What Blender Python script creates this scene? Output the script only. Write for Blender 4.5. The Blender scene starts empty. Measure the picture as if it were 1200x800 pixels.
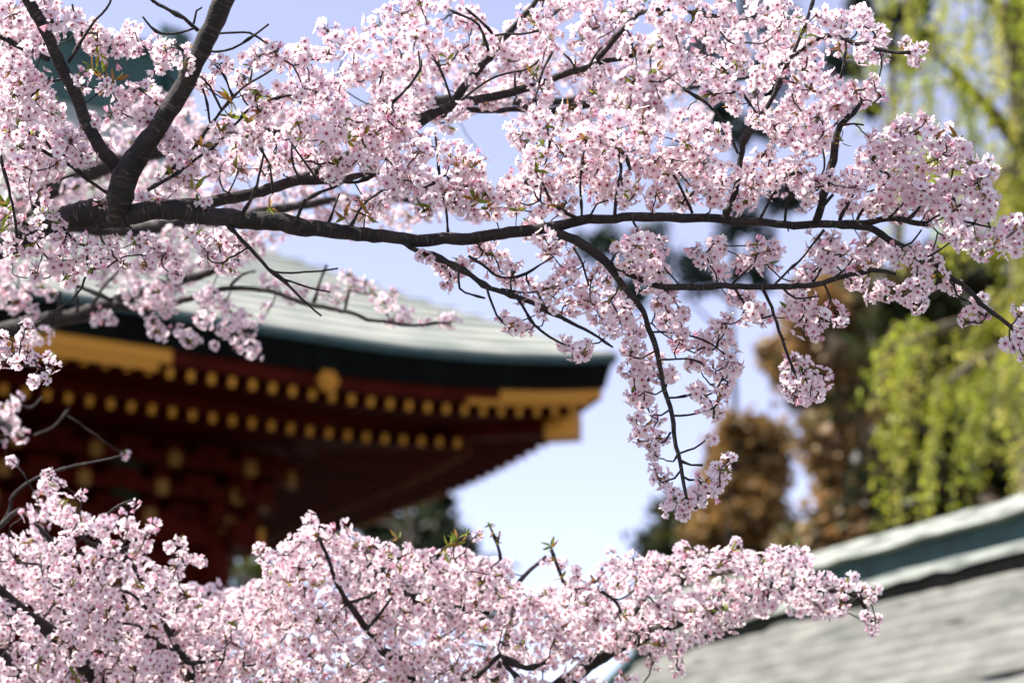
import bpy, math, random
import numpy as np
from mathutils import Vector, Matrix, Euler

rnd = random.Random(7)
rng = np.random.default_rng(11)
SC = bpy.context.scene
COL = SC.collection

# ------------------------------------------------------------------ camera
LENS = 85.0
F = LENS / 36.0 * 1200.0
PITCH = math.radians(16.0)
CAMLOC = np.array([0.0, 0.0, 1.6])
FOCUS = 6.5
AX = np.array([1.0, 0, 0])
AU = np.array([0, -math.sin(PITCH), math.cos(PITCH)])
AW = np.array([0, math.cos(PITCH), math.sin(PITCH)])


def P(x, y, d):
    """photograph pixel (1200x800) at depth d -> world point"""
    return CAMLOC + AX * ((x - 600) / F * d) + AU * ((400 - y) / F * d) + AW * d


def proj(p):
    q = np.asarray(p) - CAMLOC
    d = q @ AW
    return 600 + F * (q @ AX) / d, 400 - F * (q @ AU) / d, d


cd = bpy.data.cameras.new('camera')
cam = bpy.data.objects.new('camera', cd)
COL.objects.link(cam)
cam.location = CAMLOC
cam.rotation_euler = (math.pi / 2 + PITCH, 0, 0)
cd.lens = LENS
cd.sensor_width = 36
cd.clip_start = 0.1
cd.clip_end = 3000
cd.dof.use_dof = True
cd.dof.focus_distance = FOCUS
cd.dof.aperture_fstop = 2.2
cd.dof.aperture_blades = 9
SC.camera = cam

# ------------------------------------------------------------------ light
SUN_EL, SUN_AZ = math.radians(55), math.radians(-94)   # azimuth clockwise from the view direction
world = bpy.data.worlds.new('World')
SC.world = world
world.use_nodes = True
wn = world.node_tree
bg = wn.nodes['Background']
sky = wn.nodes.new('ShaderNodeTexSky')
sky.sky_type = 'NISHITA'
sky.sun_disc = False
sky.sun_elevation = SUN_EL
sky.sun_rotation = SUN_AZ
sky.air_density = .8
sky.dust_density = 0.0
sky.ozone_density = 3.0
hs = wn.nodes.new('ShaderNodeHueSaturation')
hs.inputs['Saturation'].default_value = .62
hs.inputs['Hue'].default_value = .526
wn.links.new(sky.outputs[0], hs.inputs['Color'])
wn.links.new(hs.outputs[0], bg.inputs[0])
bg.inputs[1].default_value = 0.12
sl = bpy.data.lights.new('sun', 'SUN')
sl.energy = 5.0
sl.angle = math.radians(0.53)
sl.color = (1.0, 0.94, 0.86)
sun = bpy.data.objects.new('sun', sl)
COL.objects.link(sun)
sdir = Vector((math.sin(SUN_AZ) * math.cos(SUN_EL), math.cos(SUN_AZ) * math.cos(SUN_EL), math.sin(SUN_EL)))
sun.rotation_euler = sdir.to_track_quat('Z', 'Y').to_euler()
sun.location = (-20, -10, 40)

vs = SC.view_settings
vs.view_transform = 'Standard'
vs.look = 'None'
vs.exposure = 1.25
vs.gamma = 1.0
SC.cycles.use_denoising = True
SC.cycles.max_bounces = 8
SC.cycles.diffuse_bounces = 4
SC.cycles.transmission_bounces = 6
SC.cycles.sample_clamp_indirect = 6.0


# ------------------------------------------------------------------ materials
def mat(name, color=(.5, .5, .5), rough=.7, metal=0.0):
    m = bpy.data.materials.new(name)
    m.use_nodes = True
    b = m.node_tree.nodes['Principled BSDF']
    b.inputs['Base Color'].default_value = (*color, 1)
    b.inputs['Roughness'].default_value = rough
    b.inputs['Metallic'].default_value = metal
    return m, m.node_tree, b


def noise_mat(name, c0, c1, scale=4.0, rough=.7, bump=0.0, metal=0.0, stretch=(1, 1, 1), lo=.35, hi=.65, attr=None, detail=6.0, bumpdist=.02):
    m, nt, b = mat(name, c0, rough, metal)
    if attr:
        tc = nt.nodes.new('ShaderNodeAttribute')
        tc.attribute_name = attr
        src = tc.outputs['Vector']
    else:
        tc = nt.nodes.new('ShaderNodeTexCoord')
        src = tc.outputs['Object']
    mp = nt.nodes.new('ShaderNodeMapping')
    mp.inputs['Scale'].default_value = stretch
    nt.links.new(src, mp.inputs['Vector'])
    nz = nt.nodes.new('ShaderNodeTexNoise')
    nz.inputs['Scale'].default_value = scale
    nz.inputs['Detail'].default_value = detail
    nt.links.new(mp.outputs[0], nz.inputs['Vector'])
    cr = nt.nodes.new('ShaderNodeValToRGB')
    cr.color_ramp.elements[0].position = lo
    cr.color_ramp.elements[1].position = hi
    cr.color_ramp.elements[0].color = (*c0, 1)
    cr.color_ramp.elements[1].color = (*c1, 1)
    nt.links.new(nz.outputs['Fac'], cr.inputs[0])
    nt.links.new(cr.outputs[0], b.inputs['Base Color'])
    if bump:
        bp = nt.nodes.new('ShaderNodeBump')
        bp.inputs['Strength'].default_value = bump
        bp.inputs['Distance'].default_value = bumpdist
        nt.links.new(nz.outputs['Fac'], bp.inputs['Height'])
        nt.links.new(bp.outputs[0], b.inputs['Normal'])
    return m


def leafy_mat(name, trans=.4, rough=.55, attr='tint', tr_tint=(1, 1, 1)):
    """thin petal / leaf: diffuse + translucent, colour from the attribute of the thing itself"""
    m = bpy.data.materials.new(name)
    m.use_nodes = True
    nt = m.node_tree
    for n in list(nt.nodes):
        if n.type == 'BSDF_PRINCIPLED':
            nt.nodes.remove(n)
    out = [n for n in nt.nodes if n.type == 'OUTPUT_MATERIAL'][0]
    at = nt.nodes.new('ShaderNodeAttribute')
    at.attribute_name = attr
    d = nt.nodes.new('ShaderNodeBsdfPrincipled')
    d.inputs['Roughness'].default_value = rough
    d.inputs['Specular IOR Level'].default_value = .25
    t = nt.nodes.new('ShaderNodeBsdfTranslucent')
    mx = nt.nodes.new('ShaderNodeMixShader')
    mx.inputs[0].default_value = trans
    mul = nt.nodes.new('ShaderNodeMix')
    mul.data_type = 'RGBA'
    mul.blend_type = 'MULTIPLY'
    mul.inputs[0].default_value = 1.0
    mul.inputs[7].default_value = (*tr_tint, 1)
    nt.links.new(at.outputs['Color'], mul.inputs[6])
    nt.links.new(at.outputs['Color'], d.inputs['Base Color'])
    nt.links.new(mul.outputs[2], t.inputs['Color'])
    nt.links.new(d.outputs[0], mx.inputs[1])
    nt.links.new(t.outputs[0], mx.inputs[2])
    nt.links.new(mx.outputs[0], out.inputs['Surface'])
    return m


M_PETAL = leafy_mat('petal', .5, .6, tr_tint=(1.0, .955, .975))
M_LEAF = leafy_mat('leaf', .45, .45)
M_BARK, _nt, _b = mat('cherry_bark', (.02, .015, .012), .78)


def bark_nodes(nt, b):
    at = nt.nodes.new('ShaderNodeAttribute')
    at.attribute_name = 'bark'

    def noise(scale, stretch, detail=5):
        mp = nt.nodes.new('ShaderNodeMapping')
        mp.inputs['Scale'].default_value = stretch
        nt.links.new(at.outputs['Vector'], mp.inputs['Vector'])
        nz = nt.nodes.new('ShaderNodeTexNoise')
        nz.inputs['Scale'].default_value = scale
        nz.inputs['Detail'].default_value = detail
        nt.links.new(mp.outputs[0], nz.inputs['Vector'])
        return nz.outputs['Fac']

    def ramp(fac, p0, c0, p1, c1):
        cr = nt.nodes.new('ShaderNodeValToRGB')
        cr.color_ramp.elements[0].position = p0
        cr.color_ramp.elements[1].position = p1
        cr.color_ramp.elements[0].color = (*c0, 1)
        cr.color_ramp.elements[1].color = (*c1, 1)
        nt.links.new(fac, cr.inputs[0])
        return cr.outputs[0]
    patch = noise(16, (1, 1, .7), 6)
    dash = noise(46, (.55, .55, 3.2), 3)
    fine = noise(160, (1, 1, 1), 4)
    c1 = ramp(patch, .40, (.0045, .003, .0025), .68, (.026, .018, .0145))
    c2 = ramp(dash, .57, (0, 0, 0), .72, (1, 1, 1))
    mx = nt.nodes.new('ShaderNodeMix')
    mx.data_type = 'RGBA'
    nt.links.new(c2, mx.inputs[0])
    nt.links.new(c1, mx.inputs[6])
    mx.inputs[7].default_value = (.085, .062, .05, 1)
    nt.links.new(mx.outputs[2], b.inputs['Base Color'])
    ad = nt.nodes.new('ShaderNodeMath')
    ad.operation = 'ADD'
    nt.links.new(patch, ad.inputs[0])
    m2 = nt.nodes.new('ShaderNodeMath')
    m2.operation = 'MULTIPLY'
    m2.inputs[1].default_value = .5
    nt.links.new(fine, m2.inputs[0])
    nt.links.new(m2.outputs[0], ad.inputs[1])
    bp = nt.nodes.new('ShaderNodeBump')
    bp.inputs['Strength'].default_value = .8
    bp.inputs['Distance'].default_value = .008
    nt.links.new(ad.outputs[0], bp.inputs['Height'])
    nt.links.new(bp.outputs[0], b.inputs['Normal'])


bark_nodes(_nt, _b)
M_TWIG = noise_mat('twig_bark', (.014, .009, .008), (.045, .03, .025), 60, .7, .3, lo=.4, hi=.7)
M_TRUNK = noise_mat('tree_bark', (.03, .022, .016), (.09, .07, .05), 8, .9, .4)


# ------------------------------------------------------------------ mesh building
class MB:
    """collects faces; build() links them as ONE mesh object"""

    def __init__(self):
        self.v, self.q, self.t, self.qm, self.tm, self.c, self.b = [], [], [], [], [], [], []
        self.n = 0

    def add(self, v, quads=None, tris=None, qm=0, tm=0, col=None, bark=None):
        v = np.asarray(v, float).reshape(-1, 3)
        self.v.append(v)
        self.c.append(np.broadcast_to(np.asarray((.5, .5, .5) if col is None else col, float), (len(v), 3)))
        self.b.append(np.zeros((len(v), 3)) if bark is None else bark)
        if quads is not None and len(quads):
            q = np.asarray(quads, int) + self.n
            self.q.append(q)
            self.qm.append(np.broadcast_to(np.asarray(qm), (len(q),)))
        if tris is not None and len(tris):
            t = np.asarray(tris, int) + self.n
            self.t.append(t)
            self.tm.append(np.broadcast_to(np.asarray(tm), (len(t),)))
        self.n += len(v)

    def box(self, lo, hi, m=0, frame=None):
        x0, y0, z0 = lo
        x1, y1, z1 = hi
        v = np.array([(x0, y0, z0), (x1, y0, z0), (x1, y1, z0), (x0, y1, z0), (x0, y0, z1), (x1, y0, z1), (x1, y1, z1), (x0, y1, z1)], float)
        if frame is not None:
            v = v @ np.array(frame[0]) + np.array(frame[1])
        self.add(v, [(0, 3, 2, 1), (4, 5, 6, 7), (0, 1, 5, 4), (1, 2, 6, 5), (2, 3, 7, 6), (3, 0, 4, 7)], qm=m)

    def beam(self, p0, p1, w, h, m=0, up=(0, 0, 1)):
        """box of width w and height h from p0 to p1 (centre line)"""
        p0, p1 = np.array(p0, float), np.array(p1, float)
        d = p1 - p0
        L = np.linalg.norm(d)
        d /= L
        s = np.cross(d, up)
        s /= np.linalg.norm(s)
        u = np.cross(s, d)
        self.box((0, -w / 2, -h / 2), (L, w / 2, h / 2), m, ((d, s, u), p0))

    def cyl(self, p0, p1, r0, r1, n=16, m=0):
        tube_into(self, np.array([p0, p1], float), [r0, r1], n, m)

    def build(self, name, mats, parent=None, smooth=False, kind=None):
        me = bpy.data.meshes.new(name)
        if self.n:
            v = np.concatenate(self.v)
            q = np.concatenate(self.q) if self.q else np.zeros((0, 4), int)
            t = np.concatenate(self.t) if self.t else np.zeros((0, 3), int)
            li = np.concatenate([q.ravel(), t.ravel()])
            tot = np.concatenate([np.full(len(q), 4), np.full(len(t), 3)])
            st = np.concatenate([[0], np.cumsum(tot)[:-1]])
            mi = np.concatenate((self.qm or [np.zeros(0, int)]) + (self.tm or [np.zeros(0, int)]))
            me.vertices.add(len(v))
            me.vertices.foreach_set('co', v.astype(np.float32).ravel())
            me.loops.add(len(li))
            me.loops.foreach_set('vertex_index', li.astype(np.int32))
            me.polygons.add(len(tot))
            me.polygons.foreach_set('loop_start', st.astype(np.int32))
            me.polygons.foreach_set('loop_total', tot.astype(np.int32))
            me.polygons.foreach_set('material_index', mi.astype(np.int32))
            me.polygons.foreach_set('use_smooth', np.full(len(tot), bool(smooth)))
            a = me.attributes.new('tint', 'FLOAT_COLOR', 'POINT')
            c = np.concatenate(self.c)
            a.data.foreach_set('color', np.hstack([c, np.ones((len(c), 1))]).astype(np.float32).ravel())
            b = np.concatenate(self.b)
            if np.any(b):
                a = me.attributes.new('bark', 'FLOAT_VECTOR', 'POINT')
                a.data.foreach_set('vector', b.astype(np.float32).ravel())
            me.update(calc_edges=True)
            me.validate()
        for m in (mats if isinstance(mats, (list, tuple)) else [mats]):
            me.materials.append(m)
        o = bpy.data.objects.new(name, me)
        COL.objects.link(o)
        if parent is not None:
            o.parent = parent
        if kind:
            o['kind'] = kind
        return o


def tube_into(mb, pts, rad, n=8, m=0, lump=0.0, col=None):
    pts = np.asarray(pts, float)
    rad = np.asarray(rad, float)
    k = len(pts)
    tan = np.gradient(pts, axis=0)
    tan /= np.linalg.norm(tan, axis=1)[:, None] + 1e-12
    ref = np.array([0, 0, 1.0]) if abs(tan[0][2]) < .9 else np.array([0, 1.0, 0])
    u = np.cross(ref, tan[0])
    u /= np.linalg.norm(u)
    ang = np.arange(n) * 2 * math.pi / n
    ln = np.concatenate([[0], np.cumsum(np.linalg.norm(np.diff(pts, axis=0), axis=1))])
    V, B = [], []
    for i in range(k):
        u = u - tan[i] * (u @ tan[i])
        u /= np.linalg.norm(u)
        w = np.cross(tan[i], u)
        r = rad[i] * (1 + lump * rng.normal(0, 1, n)) if lump else np.full(n, rad[i])
        V.append(pts[i] + (np.cos(ang) * r)[:, None] * u + (np.sin(ang) * r)[:, None] * w)
        B.append(np.stack([np.cos(ang) * rad[i] + pts[0][0] * 3, np.sin(ang) * rad[i] + pts[0][2] * 3, np.full(n, ln[i])], 1))
    V.append(pts[:1])
    V.append(pts[-1:])
    B.append(np.zeros((2, 3)))
    idx = np.arange(k * n).reshape(k, n)
    a, b = idx[:-1], idx[1:]
    Q = np.stack([a, np.roll(a, -1, 1), np.roll(b, -1, 1), b], -1).reshape(-1, 4)
    i0, i1 = k * n, k * n + 1
    T = [(i0, idx[0][(j + 1) % n], idx[0][j]) for j in range(n)] + [(i1, idx[-1][j], idx[-1][(j + 1) % n]) for j in range(n)]
    mb.add(np.concatenate(V), Q, T, m, m, col, np.concatenate(B))


def spline(pts, vals, step):
    """Catmull-Rom through pts (n,3) with values, resampled about every step"""
    pts = np.asarray(pts, float)
    vals = np.asarray(vals, float)
    e = np.vstack([2 * pts[0] - pts[1], pts, 2 * pts[-1] - pts[-2]])
    P_, V_ = [], []
    for i in range(len(pts) - 1):
        p0, p1, p2, p3 = e[i:i + 4]
        m = max(1, int(round(np.linalg.norm(p2 - p1) / step)))
        for j in range(m):
            t = j / m
            P_.append(.5 * (2 * p1 + (p2 - p0) * t + (2 * p0 - 5 * p1 + 4 * p2 - p3) * t * t + (3 * p1 - p0 - 3 * p2 + p3) * t ** 3))
            V_.append(vals[i] * (1 - t) + vals[i + 1] * t)
    P_.append(pts[-1])
    V_.append(vals[-1])
    return np.array(P_), np.array(V_)


def thing(name, label, cat, loc=(0, 0, 0), rotz=0.0, group=None):
    o = bpy.data.objects.new(name, None)
    o.empty_display_size = .3
    COL.objects.link(o)
    o.location = loc
    o.rotation_euler = (0, 0, rotz)
    o['label'] = label
    o['category'] = cat
    if group:
        o['group'] = group
    return o


def part_label(o, label):
    o['label'] = label
    return o


# ------------------------------------------------------------------ ground
g = MB()
n = 60
xs = np.linspace(-1, 1, n)
gx, gy = np.meshgrid(np.sign(xs) * np.abs(xs) ** 2.2 * 900, np.sign(xs) * np.abs(xs) ** 2.2 * 900 + 30)
gz = 0.03 * np.sin(gx * .21) * np.cos(gy * .17)
idx = np.arange(n * n).reshape(n, n)
g.add(np.stack([gx, gy, gz], -1), np.stack([idx[:-1, :-1], idx[:-1, 1:], idx[1:, 1:], idx[1:, :-1]], -1).reshape(-1, 4))
o = g.build('ground', noise_mat('gravel', (.06, .058, .045), (.12, .11, .09), 1.3, .95, .3), smooth=True)
o['kind'] = 'structure'

# ------------------------------------------------------------------ temple hall
TR = math.radians(31)
TLX = np.array([math.cos(TR), math.sin(TR), 0])
TLY = np.array([-math.sin(TR), math.cos(TR), 0])
C3 = P(722, 415, 31)
TLOC = np.array([C3[0], C3[1], 0.0])
ZC = C3[2]
hall = thing('temple_hall', 'vermilion temple hall with green copper roof and rows of gilded rafter ends under its eaves', 'temple', TLOC, TR)
# local coordinates: the near right corner of the eaves is (0, 0, ZC); the hall lies at x < 0, y > 0
LEN, DEP = 16.0, 12.0
CURL = .36


def curl(s, L):
    """height of the eave line at distance s from a corner"""
    e = min(s, L - s)
    return CURL * (max(0.0, 1 - e / 4.0) ** 2) - CURL


def slope(t):
    """roof height above the eave line at inset t (concave)"""
    return np.interp(t, [0, .65, 1.46, 1.96, 2.46, 3.23, 3.6, 4.4, 5.2, 6.0], [0, .46, 1.0, 1.29, 1.6, 2.05, 2.33, 3.05, 3.9, 4.9])


def eave_z(x, y):
    """height correction of the curled eaves at a point of the roof, fading inwards"""
    dx, dy = min(-x, LEN + x), min(y, DEP - y)
    inset = min(dx, dy)
    along, L = ((-x), LEN) if dy <= dx else (y, DEP)
    return ZC + (curl(along, L) + CURL * 0) * max(0.0, 1 - inset / 3.6) + (-CURL) * (1 - max(0.0, 1 - inset / 3.6))


M_COPPER = noise_mat('copper_patina', (.26, .29, .245), (.48, .485, .415), 1.6, .62, .35, stretch=(.7, 1.6, 5), lo=.36, hi=.62)
M_COPPERD = noise_mat('dark_copper', (.010, .042, .038), (.03, .085, .076), 3, .55, .2)
M_GOLDD = noise_mat('shaded_gilding', (.17, .075, .009), (.28, .13, .018), 4, .6, metal=.3)  # same gilding, colour darkened to stand for deep shade under the eaves
M_BLACK = noise_mat('black_lacquer', (.003, .0035, .003), (.006, .007, .006), 5, .9)
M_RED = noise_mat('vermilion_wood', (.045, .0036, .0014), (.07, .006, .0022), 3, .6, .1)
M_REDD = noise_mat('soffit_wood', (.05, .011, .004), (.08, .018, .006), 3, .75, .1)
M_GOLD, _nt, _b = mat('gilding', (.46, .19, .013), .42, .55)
for _m in (M_BLACK, M_RED, M_REDD):
    _m.node_tree.nodes['Principled BSDF'].inputs['Specular IOR Level'].default_value = .05
M_WHITE = noise_mat('plaster', (.5, .47, .4), (.6, .57, .5), 3, .9)
M_STONE = noise_mat('stone', (.22, .21, .19), (.34, .33, .3), 4, .9, .3)
M_GREENP = noise_mat('green_paint', (.02, .12, .06), (.03, .17, .08), 5, .6)

# roof: four sides as rings of courses, each course a small step
GAB = 4.1                       # the hips stop here, the gables rise above


def roof_height(t):
    return slope(t)


rf = MB()
NC = 24
ts = np.linspace(0, 6.0, NC + 1)


def course_strip(side, t0, t1, x_lo, x_hi, nseg=44):
    """a course between insets t0<t1 on one side, a step of 2.5 cm at its lower edge"""
    us = np.linspace(0, 1, nseg + 1)
    rows = []
    for t, lift in ((t0, -.006), (t0, .04), (t1, 0.0)):
        a, b = x_lo(t), x_hi(t)
        r = []
        for u in us:
            s = a + (b - a) * u
            if side == 'front':
                x, y = s, t
            elif side == 'back':
                x, y = s, DEP - t
            elif side == 'right':
                x, y = -t, s
            else:
                x, y = -LEN + t, s
            r.append((x, y, eave_z(x, y) + roof_height(t) + lift))
        rows.append(r)
    v = np.array(rows).reshape(-1, 3)
    k = nseg + 1
    q = []
    for r in range(2):
        for j in range(nseg):
            q.append((r * k + j, r * k + j + 1, (r + 1) * k + j + 1, (r + 1) * k + j))
    rf.add(v, q)


for i in range(NC):
    t0, t1 = ts[i], ts[i + 1]
    f0 = lambda t: -LEN + min(t, GAB)
    f1 = lambda t: -min(t, GAB)
    course_strip('front', t0, t1, f0, f1)
    course_strip('back', t0, t1, f0, f1)
    if t1 <= GAB + .1:
        course_strip('right', t0, min(t1, GAB), lambda t: t, lambda t: DEP - t)
        course_strip('left', t0, min(t1, GAB), lambda t: t, lambda t: DEP - t)
roof = rf.build('roof', M_COPPER, hall)


def ring(off_in, z_top, z_bot, mat_, name, off_in2=None, parent=hall):
    """band running round the eaves at an inset, from z_top to z_bot below the eave line"""
    m = MB()
    o2 = off_in if off_in2 is None else off_in2
    outer, N = [], 40
    for k in range(N):
        outer.append(('f', k / N))
    pts = []
    for a, b, L, ax in (((0, 0), (-LEN, 0), LEN, 0), ((-LEN, 0), (-LEN, DEP), DEP, 1), ((-LEN, DEP), (0, DEP), LEN, 0), ((0, DEP), (0, 0), DEP, 1)):
        for k in range(N):
            s = k / N
            pts.append((a[0] + (b[0] - a[0]) * s, a[1] + (b[1] - a[1]) * s, curl(s * L, L)))
    pts = np.array(pts)
    cx, cy = -LEN / 2, DEP / 2

    def inset(d):
        return np.stack([cx + (pts[:, 0] - cx) * (1 - d / (LEN / 2)), cy + (pts[:, 1] - cy) * (1 - d / (DEP / 2))], 1)
    k = len(pts)
    A, Bm = inset(off_in), inset(o2)
    D, E_ = inset(off_in + .4), inset(o2 + .4)
    z = ZC + pts[:, 2]
    V = np.concatenate([np.column_stack([A, z + z_top]), np.column_stack([Bm, z + z_bot]), np.column_stack([E_, z + z_bot + .05]), np.column_stack([D, z + z_top - .012])])
    j = np.arange(k)
    jn = (j + 1) % k
    q = np.concatenate([np.stack([j + a * k, jn + a * k, jn + b * k, j + b * k], 1) for a, b in ((0, 1), (1, 2), (2, 3), (3, 0))])
    m.add(V, q)
    return m.build(name, mat_, parent)


part_label(ring(-.015, -.006, -.10, M_COPPERD, 'eave_edge'), 'dark green copper drip edge of the eaves')
part_label(ring(.03, -.104, -.43, M_BLACK, 'fascia', .10), 'thick black layered fascia of the eaves')
ring(.16, -.434, -.60, M_RED, 'eave_board', .18)

# soffit: boards above the rafters, rising inwards
sf = MB()
for (a, b) in ((.2, 1.5), (1.35, 4.4)):
    za, zb = (-.60, -.42) if a < 1 else (-.80, -.28)
    N = 30
    for side in range(4):
        r0, r1 = [], []
        for k in range(N + 1):
            for (t, zz, r) in ((a, za, r0), (b, zb, r1)):
                L = LEN if side % 2 == 0 else DEP
                s = t + (L - 2 * t) * k / N
                x, y = [(-s, t), (-LEN + t, s), (-s, DEP - t), (-t, s)][side]
                r.append((x, y, ZC + curl(s, L) * (1 if a < 1 else .9) + zz))
        v = np.array(r0 + r1)
        sf.add(v, [(j, j + 1, N + 1 + j + 1, N + 1 + j) for j in range(N)])
sf.build('soffit', M_REDD, hall)
ring(1.30, -.62, -.80, M_RED, 'rafter_rail', 1.32)


def rafter(side, s, row, proto=[None, None]):
    """one rafter with its gilded tip; side 'front' runs in +y, 'right' runs in -x"""
    t0, t1 = (.26, 1.55) if row == 0 else (1.27, 4.3)
    z0, z1 = (-.675, -.545) if row == 0 else (-.895, -.42)
    L = LEN if side == 'front' else DEP
    cz = curl(s, L) * (1 if row == 0 else .9)
    if proto[row] is None:
        m = MB()
        m.beam((0, 0, 0), (0, t1 - t0, z1 - z0), .085, .115)
        mt = MB()
        mt.beam((0, -.022, -.002), (0, .014, .002), .074, .112)
        proto[row] = (m.build('rafter', M_RED), mt.build('rafter_tip', M_GOLD))
        a, b = proto[row]
        part_label(b, 'gilded end plate of a rafter')
    else:
        a = proto[row][0].copy()
        b = proto[row][1].copy()
        COL.objects.link(a)
        COL.objects.link(b)
    a.parent = hall
    b.parent = a
    if side == 'front':
        a.location = (-s, t0, ZC + cz + z0)
    else:
        a.location = (-t0, s, ZC + cz + z0 - .05)
        a.rotation_euler = (0, 0, math.pi / 2)
    return a


SPC = .262
for k in range(33):
    s = .52 + k * SPC
    rafter('front', s, 0)
for k in range(27):
    s = 1.62 + k * SPC
    rafter('front', s, 1)
for k in range(33):
    s = .52 + k * SPC
    rafter('right', s, 0)
rest = MB()
for row, (t0, t1, z0, z1) in enumerate(((.26, 1.55, -.675, -.545), (1.27, 4.3, -.895, -.42))):
    for k in range(56):
        s = (.52 if row == 0 else 1.62) + k * SPC
        for side, L, first in ((0, LEN, 33 if row == 0 else 27), (1, DEP, 33 if row == 0 else 0), (2, LEN, 0), (3, DEP, 0)):
            if s > L - (.5 if row == 0 else 1.6) or k < first:
                continue
            cz = ZC + curl(s, L) * (1 if row == 0 else .9)
            a, b = [((-s, t0), (-s, t1)), ((-t0, s), (-t1, s)), ((-s, DEP - t0), (-s, DEP - t1)), ((-LEN + t0, s), (-LEN + t1, s))][side]
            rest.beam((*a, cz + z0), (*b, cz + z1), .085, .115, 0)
            d = np.array(b) - np.array(a)
            d /= np.linalg.norm(d)
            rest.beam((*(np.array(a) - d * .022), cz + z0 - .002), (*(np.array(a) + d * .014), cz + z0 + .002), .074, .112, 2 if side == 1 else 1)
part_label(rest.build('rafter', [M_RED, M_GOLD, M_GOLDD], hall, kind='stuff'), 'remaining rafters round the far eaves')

# hip rafters with their gilded caps at the two near corners
for (cx, sx) in ((0, -1), (-LEN, 1)):
    m = MB()
    dg = np.array([sx, 1, 0]) / math.sqrt(2)
    c0 = np.array([cx, 0, ZC])
    m.beam(c0 + dg * .59 + [0, 0, -.90], c0 + dg * 5.6 + [0, 0, -.80], .20, .27)
    hr = m.build('hip_rafter', M_RED, hall)
    m = MB()
    a = c0 + dg * .55 + np.array([0, 0, -.90])
    perp = np.array([-dg[1], dg[0], 0])
    # six-sided cap, deeper at its foot
    sec = [(-.15, -.19), (.15, -.19), (.15, .10), (.07, .18), (-.07, .18), (-.15, .10)]
    V = []
    for t in (-.06, .36):
        for (w, h) in sec:
            V.append(a + dg * t + perp * w + np.array([0, 0, h]))
    m.add(V, [(j, (j + 1) % 6, 6 + (j + 1) % 6, 6 + j) for j in range(6)] + [(0, 3, 2, 1), (0, 5, 4, 3), (6, 7, 8, 9), (6, 9, 10, 11)])
    part_label(m.build('rafter_cap', M_GOLD, hr), 'large gilded cap at the corner of the eaves')


def eave_plate(side, s0, s1, ztop, zbot, off, name, notch=True):
    m = MB()
    N = 14
    L = LEN if side == 'front' else DEP
    for k in range(N):
        a, b = s0 + (s1 - s0) * k / N, s0 + (s1 - s0) * (k + 1) / N
        za, zb = ZC + curl(a, L), ZC + curl(b, L)
        vv = []
        for (s, z) in ((a, za), (b, zb)):
            for (t, h) in ((off, zbot), (off, ztop), (off + .05, ztop), (off + .05, zbot)):
                vv.append((-s, t, z + h) if side == 'front' else (-t, s, z + h))
        m.add(vv, [(0, 1, 5, 4), (1, 2, 6, 5), (2, 3, 7, 6), (3, 0, 4, 7), (0, 3, 2, 1), (4, 5, 6, 7)])
    return m.build(name, M_GOLD, hall)


eave_plate('front', 6.05, 8.6, -.437, -.60, .125, 'gold_plate')
eave_plate('front', 6.2, 8.2, -.604, -.70, .150, 'gold_plate')
eave_plate('front', .14, 1.65, -.437, -.55, .125, 'gold_plate')
eave_plate('front', .30, 2.1, -.554, -.62, .150, 'gold_plate')
eave_plate('right', .14, 1.65, -.437, -.55, .125, 'gold_plate')
# gilded flower rosette on the eave board
for s in (4.05, 11.9):
    m = MB()
    ctr = np.array([-s, .12, ZC + curl(s, LEN) - .53])
    for k in range(6):
        a = k * math.pi / 3
        c = ctr + np.array([math.cos(a) * .085, 0, math.sin(a) * .085])
        m.cyl(c + [0, -.03, 0], c + [0, .04, 0], .055, .055, 12)
    m.cyl(ctr + [0, -.05, 0], ctr + [0, .04, 0], .055, .06, 12)
    c = ctr + np.array([-.10, 0, .20])
    m.cyl(c + [0, -.03, 0], c + [0, .04, 0], .06, .06, 12)
    part_label(m.build('rosette', M_GOLD, hall), 'gilded flower rosette on the eave board')

# walls, columns, beams, brackets under the eaves
WX0, WX1, WY0, WY1 = -LEN + 3.8, -3.8, 3.8, DEP - 3.8
m = MB()
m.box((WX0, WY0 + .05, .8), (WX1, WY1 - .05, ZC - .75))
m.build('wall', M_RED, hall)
m = MB()
m.box((WX0 - 1.6, WY0 - 1.6, 0), (WX1 + 1.6, WY1 + 1.6, .8))
m.build('stone_base', M_STONE, hall)
colx = np.linspace(WX0, WX1, 5)
for y in (WY0, WY1):
    for x in colx:
        m = MB()
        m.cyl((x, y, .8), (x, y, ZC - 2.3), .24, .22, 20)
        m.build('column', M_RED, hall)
for (y, z) in ((WY0, ZC - 2.15), (WY0, ZC - 3.3), (WY0, ZC - 1.0)):
    m = MB()
    m.beam((WX0 - .5, y - .12, z), (WX1 + .5, y - .12, z), .22, .30)
    bm_ = m.build('beam', M_RED, hall)
    for x in (WX0 - .56, WX1 + .53):
        mm = MB()
        mm.beam((x - .02, y - .12, z), (x + .05, y - .12, z), .24, .32)
        mm.build('beam_end', M_GOLD, bm_)
m = MB()
m.beam((WX1 + .12, WY0 - .5, ZC - 2.15), (WX1 + .12, WY1 + .5, ZC - 2.15), .22, .30)
m.build('beam', M_RED, hall)
m = MB()
m.beam((WX0, 3.1, ZC - .92), (WX1 + 1.1, 3.1, ZC - .92), .17, .2)
m.build('purlin', M_RED, hall)
m = MB()
m.beam((-3.1, WY0 - 1.1, ZC - .92), (-3.1, WY1, ZC - .92), .17, .2)
m.build('purlin', M_RED, hall)


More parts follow.
